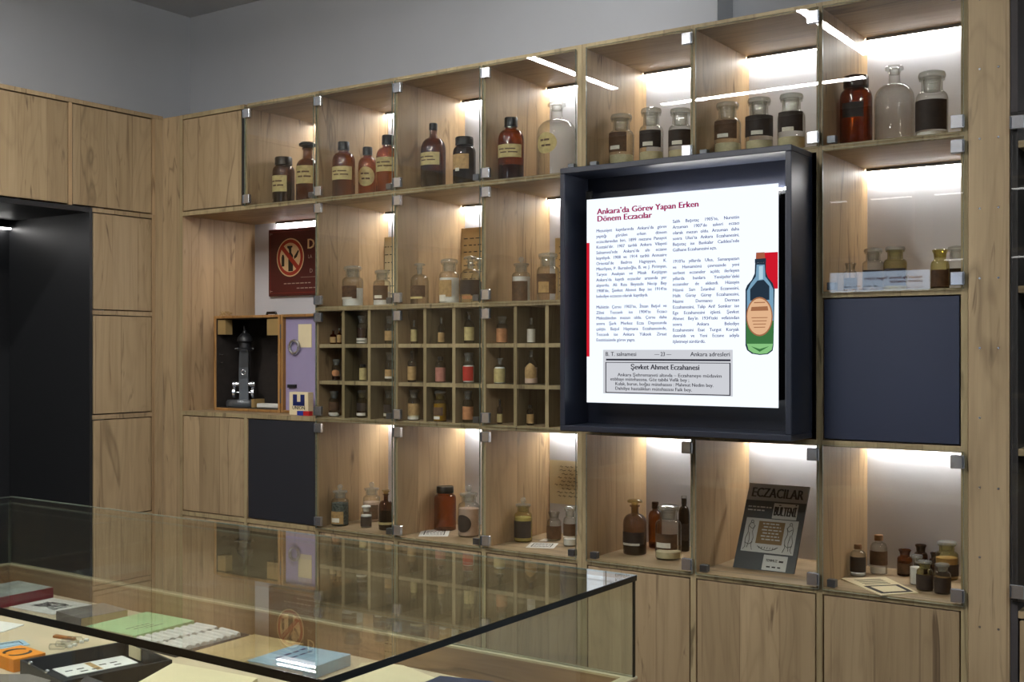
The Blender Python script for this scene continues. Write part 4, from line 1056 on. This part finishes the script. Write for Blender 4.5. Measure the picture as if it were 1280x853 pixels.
# ------------------------------------------------------------------ the open niche: sign, microscope in its box, small boxes
sy = YB - 0.004
a = pl(338, 288, 1, sy); b = pl(338, 371, 1, sy); sw = 0.40; sh_ = a.z - b.z
SG = thing('sign_board', 'maroon sign board with an oval bottle emblem behind the microscope box', 'sign', (a.x, sy, b.z))
CB(0, sw, -0.012, 0, 0, sh_, c=0.002).build('board', 'sign_maroon', SG, (0, 0, 0))
m = MB(); e = -0.0124
for q in ((0.012, sw - .012, 0.012, 0.014), (0.012, sw - .012, sh_ - .014, sh_ - .012), (0.012, 0.014, 0.012, sh_ - .012), (sw - .014, sw - .012, 0.012, sh_ - .012)): m.box(q[0], q[1], e, -0.012, q[2], q[3])
m.build('border_line', 'sign_rim', SG, (0, 0, 0))
def spx(px, py): q = pl(px, py, 1, sy - .012); return q.x - a.x, q.z - b.z
ec = spx(362.9, 322); rx = abs(spx(379.8, 322)[0] - spx(346, 322)[0]) / 2; rz = abs(spx(363, 297.8)[1] - spx(363, 346)[1]) / 2
def oval(cx_, cz_, rx_, rz_, y_, n=32): return MB().plate([(cx_ + rx_ * math.cos(2 * PI * k / n), cz_ + rz_ * math.sin(2 * PI * k / n)) for k in range(n)], y_, y_ + 0.0004)
em = oval(*ec, rx, rz, -0.0126).build('emblem', 'sign_cream', SG, (0, 0, 0))
oval(*ec, rx * .94, rz * .94, -0.0132).build('ring', 'sign_red', em, (0, 0, 0)); oval(*ec, rx * .76, rz * .76, -0.0138).build('field', 'sign_cream', em, (0, 0, 0))
def E(u, v): return ec[0] + u * rx, ec[1] + v * rz
m = MB()
m.plate([E(-.12, -.72), E(.22, -.72), E(.22, .1), E(.1, .25), E(.1, .5), (E(.18, .52)), E(.18, .6), E(-.2, .6), E(-.2, .5), E(-.1, .45), E(-.05, .25), E(-.12, .1)], -0.0144, -0.014)
m.plate([E(-.62, -.45), E(-.42, -.45), E(-.42, .02), E(-.48, .16), E(-.56, .16), E(-.62, .02)], -0.0144, -0.014)
m.plate([E(.3, -.1), E(.5, .0), E(.66, .3), E(.6, .36), E(.42, .16), E(.3, .04)], -0.0144, -0.014)
m.build('figures', 'sign_dark', em, (0, 0, 0))
m = MB(); m.plate([E(-.72, .52), E(-.56, .7), E(.72, -.52), E(.56, -.7)][::-1], -0.0150, -0.0146); m.build('slash', 'sign_red', em, (0, 0, 0))
m = MB()
x, z = spx(384, 311); add_text(m, 'D', 0.062, (x, -0.0127, z), (1, 0, 0), (0, 0, 1), bold=0.002); m.build('large_letter', 'sign_cream', SG, (0, 0, 0))
m = MB()
x, z = spx(385, 323); add_text(m, 'LA', 0.022, (x, -0.0127, z), (1, 0, 0), (0, 0, 1))
x, z = spx(387, 341); add_text(m, 'D', 0.026, (x, -0.0127, z), (1, 0, 0), (0, 0, 1))
x, z = spx(376, 347); m.box(x, sw - .03, -0.0127, -0.0122, z, z + .0015)
x, z = spx(355, 355.5); x2, z2 = spx(371, 361)
for (x, z, n_) in ((x, z, 7), (x2, z2, 5)):
    rr = random.Random(3)
    for k in range(n_):
        ln = rr.uniform(.014, .026); m.box(x, x + ln, -0.0127, -0.0122, z, z + .004); x += ln + .006
for (u, v) in ((.03, .93), (.03, .07)):
    m.box(sw * u, sw * u + .014, -0.0127, -0.0122, sh_ * v, sh_ * v + .002); m.box(sw * u, sw * u + .002, -0.0127, -0.0122, sh_ * v - .006, sh_ * v + .006)
m.build('lettering', 'sign_grey', SG, (0, 0, 0))

by = 0.115
q0 = pl(267, 513, 1, by); q1 = pl(349.5, 400, 1, by); qt = pl(300, 394.5, 1, by)
bx0, bx1, bz0, bz1, bd = q0.x, q1.x, S3, qt.z, 0.19
BX = thing('microscope_case', 'open upright wooden microscope case with dark lining and hinged lid', 'case', ((bx0 + bx1) / 2, by + .1, S3))
t = 0.012
CB(bx0, bx0 + t, by, by + bd, bz0, bz1, c=.002).build('side_board', 'box_wood', BX); CB(bx1 - t, bx1, by, by + bd, bz0, bz1, c=.002).build('side_board', 'box_wood', BX)
CB(bx0 + t, bx1 - t, by, by + bd, bz1 - t, bz1, c=.002).build('top_board', 'box_wood', BX); CB(bx0 + t, bx1 - t, by, by + bd, bz0, bz0 + t, c=.002).build('bottom_board', 'box_wood', BX)
B(bx0 + t, bx1 - t, by + bd - .008, by + bd, bz0 + t, bz1 - t).build('back_board', 'case_lining', BX)
m = MB(); m.box(bx0 + t, bx0 + t + .001, by + .006, by + bd - .008, bz0 + t, bz1 - t); m.box(bx1 - t - .001, bx1 - t, by + .006, by + bd - .008, bz0 + t, bz1 - t)
m.box(bx0 + t + .001, bx1 - t - .001, by + .006, by + bd - .008, bz1 - t - .001, bz1 - t); m.box(bx0 + t + .001, bx1 - t - .001, by + .006, by + bd - .008, bz0 + t, bz0 + t + .001)
m.build('lining', 'case_lining', BX)
B(bx0 + t + .001, bx0 + t + .05, by + .012, by + .05, bz1 - .08, bz1 - t - .004).build('block', 'felt_tan', BX)
B(bx1 - t - .075, bx1 - t - .001, by + .012, by + .05, bz1 - .085, bz1 - t - .004).build('block', 'felt_tan', BX)
for s_ in (0, 1):
    x = bx0 + t + .002 if s_ == 0 else bx1 - t - .022
    MB().tube([(x, by + .02, bz0 + .24), (x + .02, by + .02, bz0 + .24)], .0018, 6).tube([(x, by + .02, bz0 + .205), (x + .02, by + .02, bz0 + .205)], .0018, 6).build('clip', 'chrome', BX)
# handle on top
MB().tube([((bx0 + bx1) / 2 + .03, by + .09, bz1), ((bx0 + bx1) / 2 + .035, by + .09, bz1 + .012), ((bx0 + bx1) / 2 + .085, by + .09, bz1 + .012), ((bx0 + bx1) / 2 + .09, by + .09, bz1)], .006, 8).build('handle', 'black_cap', BX)
# lid, swung fully open beside the case
lx0 = bx1 + .006; lx1 = lx0 + (bx1 - bx0)
lid = B(lx0 + t, lx1 - t, by + .018, by + .024, bz0 + t, bz1 - t).build('lid', 'lid_lining', BX)
m = MB(); m.cbox(lx0, lx0 + t, by, by + .024, bz0 + .002, bz1, c=.002); m.cbox(lx1 - t, lx1, by, by + .024, bz0 + .002, bz1, c=.002)
m.cbox(lx0 + t, lx1 - t, by, by + .024, bz1 - t, bz1, c=.002); m.cbox(lx0 + t, lx1 - t, by, by + .024, bz0 + .002, bz0 + t, c=.002); m.build('lid_frame', 'box_wood', lid)
lc = pl(368, 434, 1, by + .012)
m = MB(); bm = bmesh.new()
def torus(m_, c, R_, r_, axis='y', n=24, k_=8):
    b_ = len(m_.v)
    for i in range(n):
        A = 2 * PI * i / n
        for j in range(k_):
            q_ = 2 * PI * j / k_; rr = R_ + r_ * math.cos(q_)
            p_ = (rr * math.cos(A), r_ * math.sin(q_), rr * math.sin(A))
            m_.v.append((c[0] + p_[0], c[1] + p_[1], c[2] + p_[2]))
    for i in range(n):
        for j in range(k_): m_.face((b_ + i * k_ + j, b_ + i * k_ + (j + 1) % k_, b_ + ((i + 1) % n) * k_ + (j + 1) % k_, b_ + ((i + 1) % n) * k_ + j), 0, True)
bm.free()
torus(m, (lc.x, by + .012, lc.z), .026, .007); m.build('lens_ring', 'chrome', lid)
B(lx0 + .03, lx0 + .075, by + .008, by + .018, bz0 + .105, bz0 + .118).build('slot_block', 'scope_dark', lid)
B(lx0 + .085, lx0 + .16, by + .016, by + .018, bz0 + .27, bz0 + .365).build('paper_note', 'paper_cream', lid)
for zz in (bz0 + .07, bz1 - .07): MB().tube([(bx1 + .003, by + .002, zz - .03), (bx1 + .003, by + .002, zz + .03)], .003, 8).build('hinge', 'steel_dark', BX)

# the microscope, seen from behind its arm
mx_ = pl(305, 500, 1, by + .09).x; my = by + .09; mz = S3 + t + .0015
MS = thing('microscope', 'grey microscope with chrome focus knobs standing in the wooden case', 'microscope', (mx_, my, mz), 0.62)
def ell_lathe(prof, sx_, sy_, c=(0, 0, 0)):
    m_ = MB(); m_.lathe(prof, 28, 0, (0, 0, 0)); m_.v = [(c[0] + x_ * sx_, c[1] + y_ * sy_, c[2] + z_) for x_, y_, z_ in m_.v]; return m_
ell_lathe([(0, 0), (.072, 0), (.076, .004), (.076, .022), (.070, .030), (0, .031)], 1.0, .75).build('base', 'scope_grey', MS, (0, 0, 0))
arm = MB(); pts = [(0, .012, .028), (-.001, .014, .07), (-.002, .014, .12), (-.001, .010, .17), (.002, .0, .21), (.004, -.006, .235), (.005, -.008, .25)]
hw = [.020, .020, .020, .020, .020, .019, .018]
for i, (p_, h_) in enumerate(zip(pts, hw)):
    for (u, v) in ((-1, -.8), (1, -.8), (1, .8), (-1, .8)): arm.v.append((p_[0] + u * h_, p_[1] + v * h_, p_[2]))
for i in range(len(pts) - 1):
    for k in range(4): arm.face((i * 4 + k, i * 4 + (k + 1) % 4, i * 4 + 4 + (k + 1) % 4, i * 4 + 4 + k), 0, False)
arm.face((3, 2, 1, 0)); arm.face(tuple(len(arm.v) - 4 + k for k in range(4)))
ao = arm.build('arm', 'scope_grey', MS, (0, 0, 0))
m = MB(); torus(m, (-.001, -.0065, .150), .010, .0018); m.build('maker_mark', 'chrome', ao, (0, 0, 0))
def hknob(name, x0, x1, z, r, mat, y=0.0):
    m_ = MB(); m_.lathe([(0, 0), (r, 0), (r, abs(x1 - x0)), (0, abs(x1 - x0))], 18); m_.v = [(min(x0, x1) + zz, y + yy, z + xx) for xx, yy, zz in m_.v]; return m_.build(name, mat, MS, (0, 0, 0))
hknob('focus_knob', .020, .048, .098, .011, 'chrome'); hknob('focus_knob', -.048, -.020, .098, .011, 'chrome')
hknob('axle', .02, .035, .062, .005, 'chrome'); hknob('axle', -.035, -.02, .062, .005, 'chrome')
hknob('focus_knob', .035, .046, .062, .024, 'chrome'); hknob('focus_knob', -.046, -.035, .062, .024, 'chrome')
MB().lathe([(0, .245), (.034, .245), (.034, .252), (.026, .256), (.024, .275), (.034, .285), (.032, .300), (.020, .315), (.012, .320), (.010, .330), (0, .332)], 20, c=(.006, -.008, 0)).build('head', 'scope_dark', MS, (0, 0, 0))
m = MB(); m.tube([(-.036, -.012, .252), (.046, -.012, .252)], .003, 8); m.build('stage_bar', 'chrome', MS, (0, 0, 0))
MB().tube([(.004, -.008, .325), (.002, -.010, .35)], [.005, .003], 8).build('tip', 'steel_dark', MS, (0, 0, 0))
for x in (-.092, .085):
    pass
B(mx_ - .098, mx_ - .079, my - .03, my + .03, mz, mz + .034).build('wedge_block', 'felt_tan', BX); B(mx_ + .079, mx_ + .096, my - .03, my + .03, mz, mz + .036).build('wedge_block', 'felt_tan', BX)
sl = CB(mx_ + .098, bx1 - t - .003, my - .02, my + .02, mz, mz + .018, c=.003).build('slide_box', 'paper_white'); tag(sl, 'flat white slide box beside the microscope foot', 'box')
# twine on the case
m = MB(); rr = random.Random(11)
for k in range(5):
    x = bx0 + .005 + .012 * k
    m.tube([(x, by + .05, bz1 + .002), (x + rr.uniform(-.03, .02), by + .04, bz1 + .02), (x + rr.uniform(-.02, .04), by + .03, bz1 + .012), (x + rr.uniform(-.05, .03), by + .02, bz1 + .003)], .0016, 5)
tag(m.build('dried_twine', 'felt_tan'), 'wisps of dried twine lying on top of the microscope case', 'twine')
# little white carton with a blue U and a blue-red box
u0 = pl(361.5, 515, 2, S3); uy = .055; ux0 = pl(361.5, 500, 1, uy).x; ux1 = pl(385, 500, 1, uy).x; uz = pl(372, 490.5, 1, uy).z
uw, uh = ux1 - ux0, uz - S3
UB = thing('small_carton', 'small white carton with a blue U logo beside the case lid', 'carton', (ux0 + uw / 2, uy + .015, S3))
CB(ux0, ux1, uy, uy + .03, S3, uz, c=.001).build('body', 'paper_cream', UB)
m = MB(); yy = uy - .0004
def ub(u0_, u1_, v0_, v1_): m.box(ux0 + uw * u0_, ux0 + uw * u1_, yy, yy + .0003, S3 + uh * v0_, S3 + uh * v1_)
ub(.2, .42, .48, .90); ub(.6, .82, .48, .90); ub(.2, .82, .40, .52); ub(.42, .6, .52, .58)
m.build('logo', 'union_blue', UB)
m = MB(); add_text(m, 'UNION', .02, (ux0 + uw * .5, yy, S3 + uh * .24), (1, 0, 0), (0, 0, 1), width=uw * .66, align='c', bold=.0006)
m.build('lettering', 'ink', UB)
ty = uy - .028; tx0 = pl(371, 514, 1, ty).x; tx1 = pl(386.5, 514, 1, ty).x
TB = thing('small_box', 'tiny blue and red box in front of the white carton', 'box', (tx0, ty, S3))
CB(tx0, (tx0 + tx1) / 2, ty, ty + .02, S3, S3 + .018, c=.001).build('blue_half', 'toy_blue', TB); CB((tx0 + tx1) / 2, tx1, ty, ty + .02, S3, S3 + .018, c=.001).build('red_half', 'toy_red', TB)

# ------------------------------------------------------------------ the glass display case
VX0, VX1, VY0, VY1, VZ, VR, VF = 0.968, 2.955, -2.195, -1.38, 1.09, 0.905, 0.845
V_ = thing('display_case', 'low oak display case with a glass hood over books and papers', 'display case', ((VX0 + VX1) / 2, (VY0 + VY1) / 2, 0))
wt = 0.022
def vb(name, mat, *a, c=0.0):
    return (CB(*a, c=c) if c else B(*a)).build(name, mat, V_)
vb('base_board', 'case_wood', VX0, VX1, VY1 - wt, VY1, 0.08, VR - .004); vb('base_board', 'case_wood', VX0, VX1, VY0, VY0 + wt, 0.08, VR - .004)
vb('base_board', 'case_wood', VX0, VX0 + wt, VY0 + wt, VY1 - wt, 0.08, VR - .004); vb('base_board', 'case_wood', VX1 - wt, VX1, VY0 + wt, VY1 - wt, 0.08, VR - .004)
for a_ in ((VX0, VX1, VY1 - wt, VY1), (VX0, VX1, VY0, VY0 + wt), (VX0, VX0 + wt, VY0 + wt, VY1 - wt), (VX1 - wt, VX1, VY0 + wt, VY1 - wt)):
    vb('rim', 'rim_pale', a_[0], a_[1], a_[2], a_[3], VR - .004, VR)
vb('tray_floor', 'tray_beige', VX0 + wt, VX1 - wt, VY0 + wt, VY1 - wt, VF - .015, VF)
vb('plinth', 'black_metal', VX0 + .04, VX1 - .04, VY0 + .04, VY1 - .04, 0, .08)
gt = .010; pt = .008
vb('top_pane', 'case_pane', VX0 + .002, VX1 - .002, VY0 + .002, VY1 - .002, VZ - gt, VZ)
for mat, a_ in (('glass_edge_dark', (VX0, VX1, VY0, VY0 + .002)), ('glass_edge_light', (VX0, VX1, VY1 - .002, VY1)), ('glass_edge_light', (VX0, VX0 + .002, VY0 + .002, VY1 - .002)), ('glass_edge_dark', (VX1 - .002, VX1, VY0 + .002, VY1 - .002))):  # back and left edges paler: the refracted look is put into colour
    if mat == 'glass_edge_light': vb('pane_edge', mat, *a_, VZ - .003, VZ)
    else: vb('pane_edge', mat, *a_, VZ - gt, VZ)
def pane(x0, x1, y0, y1):
    return vb('side_pane', 'case_pane', x0, x1, y0, y1, VR, VZ - gt - .0005)
pane(VX0 + .004, VX1 - .004, VY1 - .004 - pt, VY1 - .004); pane(VX0 + .004, VX1 - .004, VY0 + .004, VY0 + .004 + pt)
pane(VX0 + .004, VX0 + .004 + pt, VY0 + .013, VY1 - .013); pane(VX1 - .004 - pt, VX1 - .004, VY0 + .013, VY1 - .013)
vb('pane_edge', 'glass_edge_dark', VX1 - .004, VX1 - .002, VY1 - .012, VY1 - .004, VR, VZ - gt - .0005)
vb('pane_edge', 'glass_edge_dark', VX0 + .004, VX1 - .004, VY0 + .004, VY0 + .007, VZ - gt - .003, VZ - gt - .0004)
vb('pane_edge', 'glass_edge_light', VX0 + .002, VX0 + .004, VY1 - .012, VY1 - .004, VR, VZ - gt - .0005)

# things lying in the case: corners are pixels of the top face, on the tray floor
def book(label, corners, th, cover, pages='paper_cream', spine=None, name='book', cat='book', group='books and papers in the display case', text=None, ink='ink', hard=True):
    P_ = [pl(px, py, 2, VF + th) for px, py in corners]; c, l1, l2, a_, sg = quad_rect(P_)
    T_ = thing(name, label, cat, (c.x, c.y, VF), a_, group); x, y = l1 / 2, l2 / 2; o = (0, 0, 0); ct_ = .0022 if hard else .001
    CB(-x, x, -y, y, th - ct_, th, c=.0006).build('front_cover', cover, T_, o); CB(-x, x, -y, y, 0, ct_, c=.0006).build('back_cover', cover, T_, o)
    e = .003 if hard else .0008
    CB(-x + e, x - e, -y + .0015, y - e, ct_, th - ct_, c=.0006).build('pages', pages, T_, o)
    CB(-x, x, -y - .001, -y + .0014, 0, th, c=.0005).build('spine', spine or cover, T_, o)
    if text:
        m_ = MB()
        for wd_, size, u, v in text:
            q_ = -wd_ / 2
            while q_ < wd_ / 2:
                ln = size * (1.2 + (q_ * 37) % 1.0); m_.box(u * x * 2 + q_, u * x * 2 + min(q_ + ln, wd_ / 2), v * y * 2, v * y * 2 + size * .7, th + .0001, th + .0003); q_ += ln + size * .6
        m_.build('cover_print', ink, T_, o)
    return T_, x, y
GB = 'books and papers in the display case'
book('hardback with a red spine and a photograph on the cover', [(-40, 757), (57.5, 734), (22.5, 725), (-75, 745)], .028, 'photo_cover', 'paper_white', 'red_spine')
card('white sheet with a small ink drawing beside the red-spined book', [(19.8, 759), (63, 769), (112, 757.5), (67.4, 746)], VF, 'paper_white', GB, 'drawing_sheet', 'paper', rows=0, frame=False)
T_ = [o for o in bpy.data.objects if o.name.startswith('drawing_sheet')][-1]
m = MB(); rr = random.Random(5)
for k in range(9):
    q_ = [(rr.uniform(-.05, .05), rr.uniform(-.03, .03), .0019) for _ in range(4)]; m.tube(q_, .0009, 4)
m.build('ink_drawing', 'ink', T_, (0, 0, 0))
book('thick worn grey book between the drawing and the green booklet', [(74, 763.8), (100, 774.6), (157, 762), (130, 753.5)], .024, 'grey_cover', 'paper_old', hard=False)
book('pale green booklet with three lines of print', [(168, 795.5), (240, 776), (185, 764.6), (107, 783)], .009, 'paper_green', 'paper_cream', hard=False, name='booklet', cat='booklet',
     text=[(.07, .006, -.12, -.12), (.06, .006, -.10, -.22), (.05, .006, .0, -.30)])
# carton with two rows of wrapped ampoules
P_ = [pl(px, py, 2, VF + .012) for px, py in ((218, 819), (299, 792), (251, 777), (174, 800))]; c, l1, l2, a_, sg = quad_rect(P_)
AB = thing('ampoule_tray', 'shallow dark tray holding two rows of wrapped ampoules', 'tray', (c.x, c.y, VF), a_); x, y = l1 / 2, l2 / 2
B(-x, x, -y, y, 0, .002).build('bottom', 'dark_cover', AB, (0, 0, 0))
for q in ((-x, x, -y, -y + .002), (-x, x, y - .002, y), (-x, -x + .002, -y + .002, y - .002), (x - .002, x, -y + .002, y - .002)): B(*q, .002, .010).build('wall', 'dark_cover', AB, (0, 0, 0))
R_ = Matrix.Rotation(a_, 3, 'Z'); pk = None; npk = 9
for row in range(2):
    for k in range(npk):
        lx, ly = -x + .012 + (2 * x - .024) * (k + .5) / npk, (-y / 2 if row == 0 else y / 2)
        pw, plen = (2 * x - .024) / npk * .44, y * .42
        if pk is None:
            m = MB(); m.tube([(0, -plen, 0), (0, -plen * .9, 0), (0, plen * .9, 0), (0, plen, 0)], [pw * .75, pw, pw, pw * .75], 8); pk = m.mesh('ampoule_packet', ['paper_white'])
        p = Vector((lx, ly, 0)); p.rotate(R_); zz = VF + .002 + pw
        o = bpy.data.objects.new('ampoule_packet', pk); COL.objects.link(o); o.location = (c.x + p.x, c.y + p.y, zz); o.rotation_euler = (0, 0, a_ + random.uniform(-.08, .08))
        tag(o, 'white paper-wrapped ampoule lying in the shallow dark tray', 'ampoule', 'wrapped ampoules in the tray')
book('plain tan envelope-like book beside the blue book', [(302, 834), (366, 803), (319, 792.5), (246, 814)], .008, 'paper_old', 'paper_cream', hard=False)
book('light blue softcover book with dark blue title', [(385, 840), (426, 819), (375, 804), (309, 826)], .024, 'blue_cover', 'paper_white', text=[(.09, .012, .1, .2), (.06, .009, .12, .04)], ink='union_blue')
# open cream sheets
def sheet_flat(label, pts, mat, th=.002, name='paper_sheet', cat='paper', z=VF):
    P_ = [pl(px, py, 2, z + th) for px, py in pts]; c_ = sum(P_, Vector()) / len(P_)
    if sum((P_[i].x * P_[(i + 1) % len(P_)].y - P_[(i + 1) % len(P_)].x * P_[i].y) for i in range(len(P_))) < 0: P_ = P_[::-1]
    o = MB().prism([(p.x, p.y) for p in P_], z, z + th).build(name, mat); return tag(o, label, cat, GB)
sheet_flat('cream sheet with a wavy edge near the dark blue booklet', [(430, 850), (452, 829), (470, 828), (504, 832), (520, 838), (545, 848), (500, 872), (450, 872)], 'paper_cream')
sheet_flat('dark blue booklet at the end of the case', [(510, 862), (550, 845), (617, 852), (650, 875), (570, 895)], 'navy_cover', .012, 'booklet', 'booklet')
sheet_flat('cream open pages of a large book beside the black tray', [(150, 866), (216, 829), (268, 838), (322, 848), (240, 905)], 'paper_cream', .040, 'open_book', 'book')
sheet_flat('brownish dark folder end under the black tray', [(86, 864), (108, 845), (130, 853), (112, 876)], 'dark_cover', .050, 'folder', 'folder')
sheet_flat('dark grey book under the corner of the orange box', [(-40, 860), (-10, 843), (36, 843), (64, 851), (30, 876)], 'grey_cover', .050, 'closed_book', 'book')
sheet_flat('bluish white sheet beside the orange box', [(-30, 788), (-5, 776), (30, 781), (4, 790)], 'paper_white')
# orange medicine box
OH = .027
P_ = [pl(px, py, 2, VF + OH) for px, py in ((19, 824), (62, 815.6), (24, 808), (-18, 815))]; c, l1, l2, a_, sg = quad_rect(P_); x, y = l1 / 2, l2 / 2
OB = thing('medicine_box', 'orange medicine box with a black oval motif', 'box', (c.x, c.y, VF), a_)
CB(-x, x, -y, y, 0, OH, c=.001).build('body', 'orange_box', OB, (0, 0, 0))
m = MB()
for s_ in (-1, 1): m.prism([(x * .72 * math.cos(q), s_ * y * (.18 + .45 * math.sin(q))) for q in [PI * k / 10 for k in range(11)]] + [(x * .6 * math.cos(q), s_ * y * (.12 + .30 * math.sin(q))) for q in [PI * (10 - k) / 10 for k in range(11)]], OH + .0001, OH + .0004)
m.build('motif', 'ink', OB, (0, 0, 0))
card('grey label card behind the orange box', [(-6, 812), (40, 806), (27, 801), (-20, 806)], VF, 'blue_cover', GB, rows=1)
# little glass vials lying loose
vc = pl(84, 804, 2, VF + .007)
for k in range(4):
    va = 0.5 + (0.12, -0.10, 0.08, -0.06)[k]
    T_ = thing('glass_vial', 'tiny clear glass vial lying loose between orange box and black tray', 'vial', (vc.x - .008 * (k - 1.5), vc.y + .020 * (k - 1.5), VF + .0067), va, 'loose vials in the display case')
    MB().tube([(-.02, 0, 0), (-.018, 0, 0), (.012, 0, 0), (.016, 0, 0), (.022, 0, 0)], [.004, .007, .007, .003, .003], 10).build('glass_body', 'clear', T_, (0, 0, 0))
    MB().tube([(.0221, 0, 0), (.03, 0, 0)], .0036, 10).build('cap', 'frost_white', T_, (0, 0, 0))
o = sheet_flat('thin amber strip lying by the loose vials', [(66, 795), (92, 799), (95, 797), (70, 793)], 'amber_plastic', .005, 'amber_strip', 'strip')
# black tray box with a card inside
TH_ = .034
P_ = [pl(px, py, 2, VF + TH_) for px, py in ((80, 849), (228, 825), (152, 804), (17, 825))]; c, l1, l2, a_, sg = quad_rect(P_); x, y = l1 / 2, l2 / 2
BT = thing('black_tray', 'open black box tray with a printed card inside', 'tray', (c.x, c.y, VF), a_)
B(-x, x, -y, y, 0, .004).build('bottom', 'black_tray', BT, (0, 0, 0)); t = .006
for q in ((-x, x, -y, -y + t), (-x, x, y - t, y), (-x, -x + t, -y + t, y - t), (x - t, x, -y + t, y - t)): CB(*q, .004, TH_, c=.001).build('wall', 'black_tray', BT, (0, 0, 0))
B(x - t - .002, x - t, y * .2, y * .72, .008, .032).build('tab', 'paper_cream', BT, (0, 0, 0))
for yy_ in (-y * .25, y * .55):
    MB().lathe([(0, 0), (.004, 0), (.005, .003), (.003, .006), (0, .007)], 12, c=(-x + .003, yy_, TH_)).build('stud', 'chrome', BT, (0, 0, 0))
P2 = [pl(px, py, 2, VF + .006) for px, py in ((78, 839.6), (172.5, 824), (140, 819), (50.6, 831.5))]; c2, k1, k2, _, _ = quad_rect(P2)
dl = c2 - c; dl.z = 0; dl.rotate(Matrix.Rotation(-a_, 3, 'Z'))          # keep the card inside the tray walls
k1, k2 = min(k1 / 2, x * .80), min(k2 / 2, y * .62)
dl.x = max(-x + t + k1 + .002, min(x - t - k1 - .002, dl.x)); dl.y = max(-y + t + k2 + .002, min(y - t - k2 - .002, dl.y))
p = Vector((dl.x, dl.y, 0)); p.rotate(Matrix.Rotation(a_, 3, 'Z'))
CT = thing('printed_card', 'white printed card lying inside the black box tray', 'card', (c.x + p.x, c.y + p.y, VF + .004), a_, GB)
x, y = k1 / .7, k2 / .46
CB(-x * .70, x * .70, -y * .46, y * .46, 0, .002, c=.0004).build('sheet', 'paper_white', CT, (0, 0, 0))
m = MB(); rr = random.Random(4)
for k in range(5):
    for j in range(2):
        if (k + j) % 3 == 0: continue
        u = -x * .6 + x * 1.1 * k / 5; m.box(u, u + x * .14, -y * .3 + j * y * .25, -y * .3 + j * y * .25 + y * .07, .0020, .0023)
m.build('print', 'ink', CT, (0, 0, 0)); B(-x * .1, x * .02, -y * .4, y * .4, .0020, .0022).build('colour_band', 'label_tan', CT, (0, 0, 0))
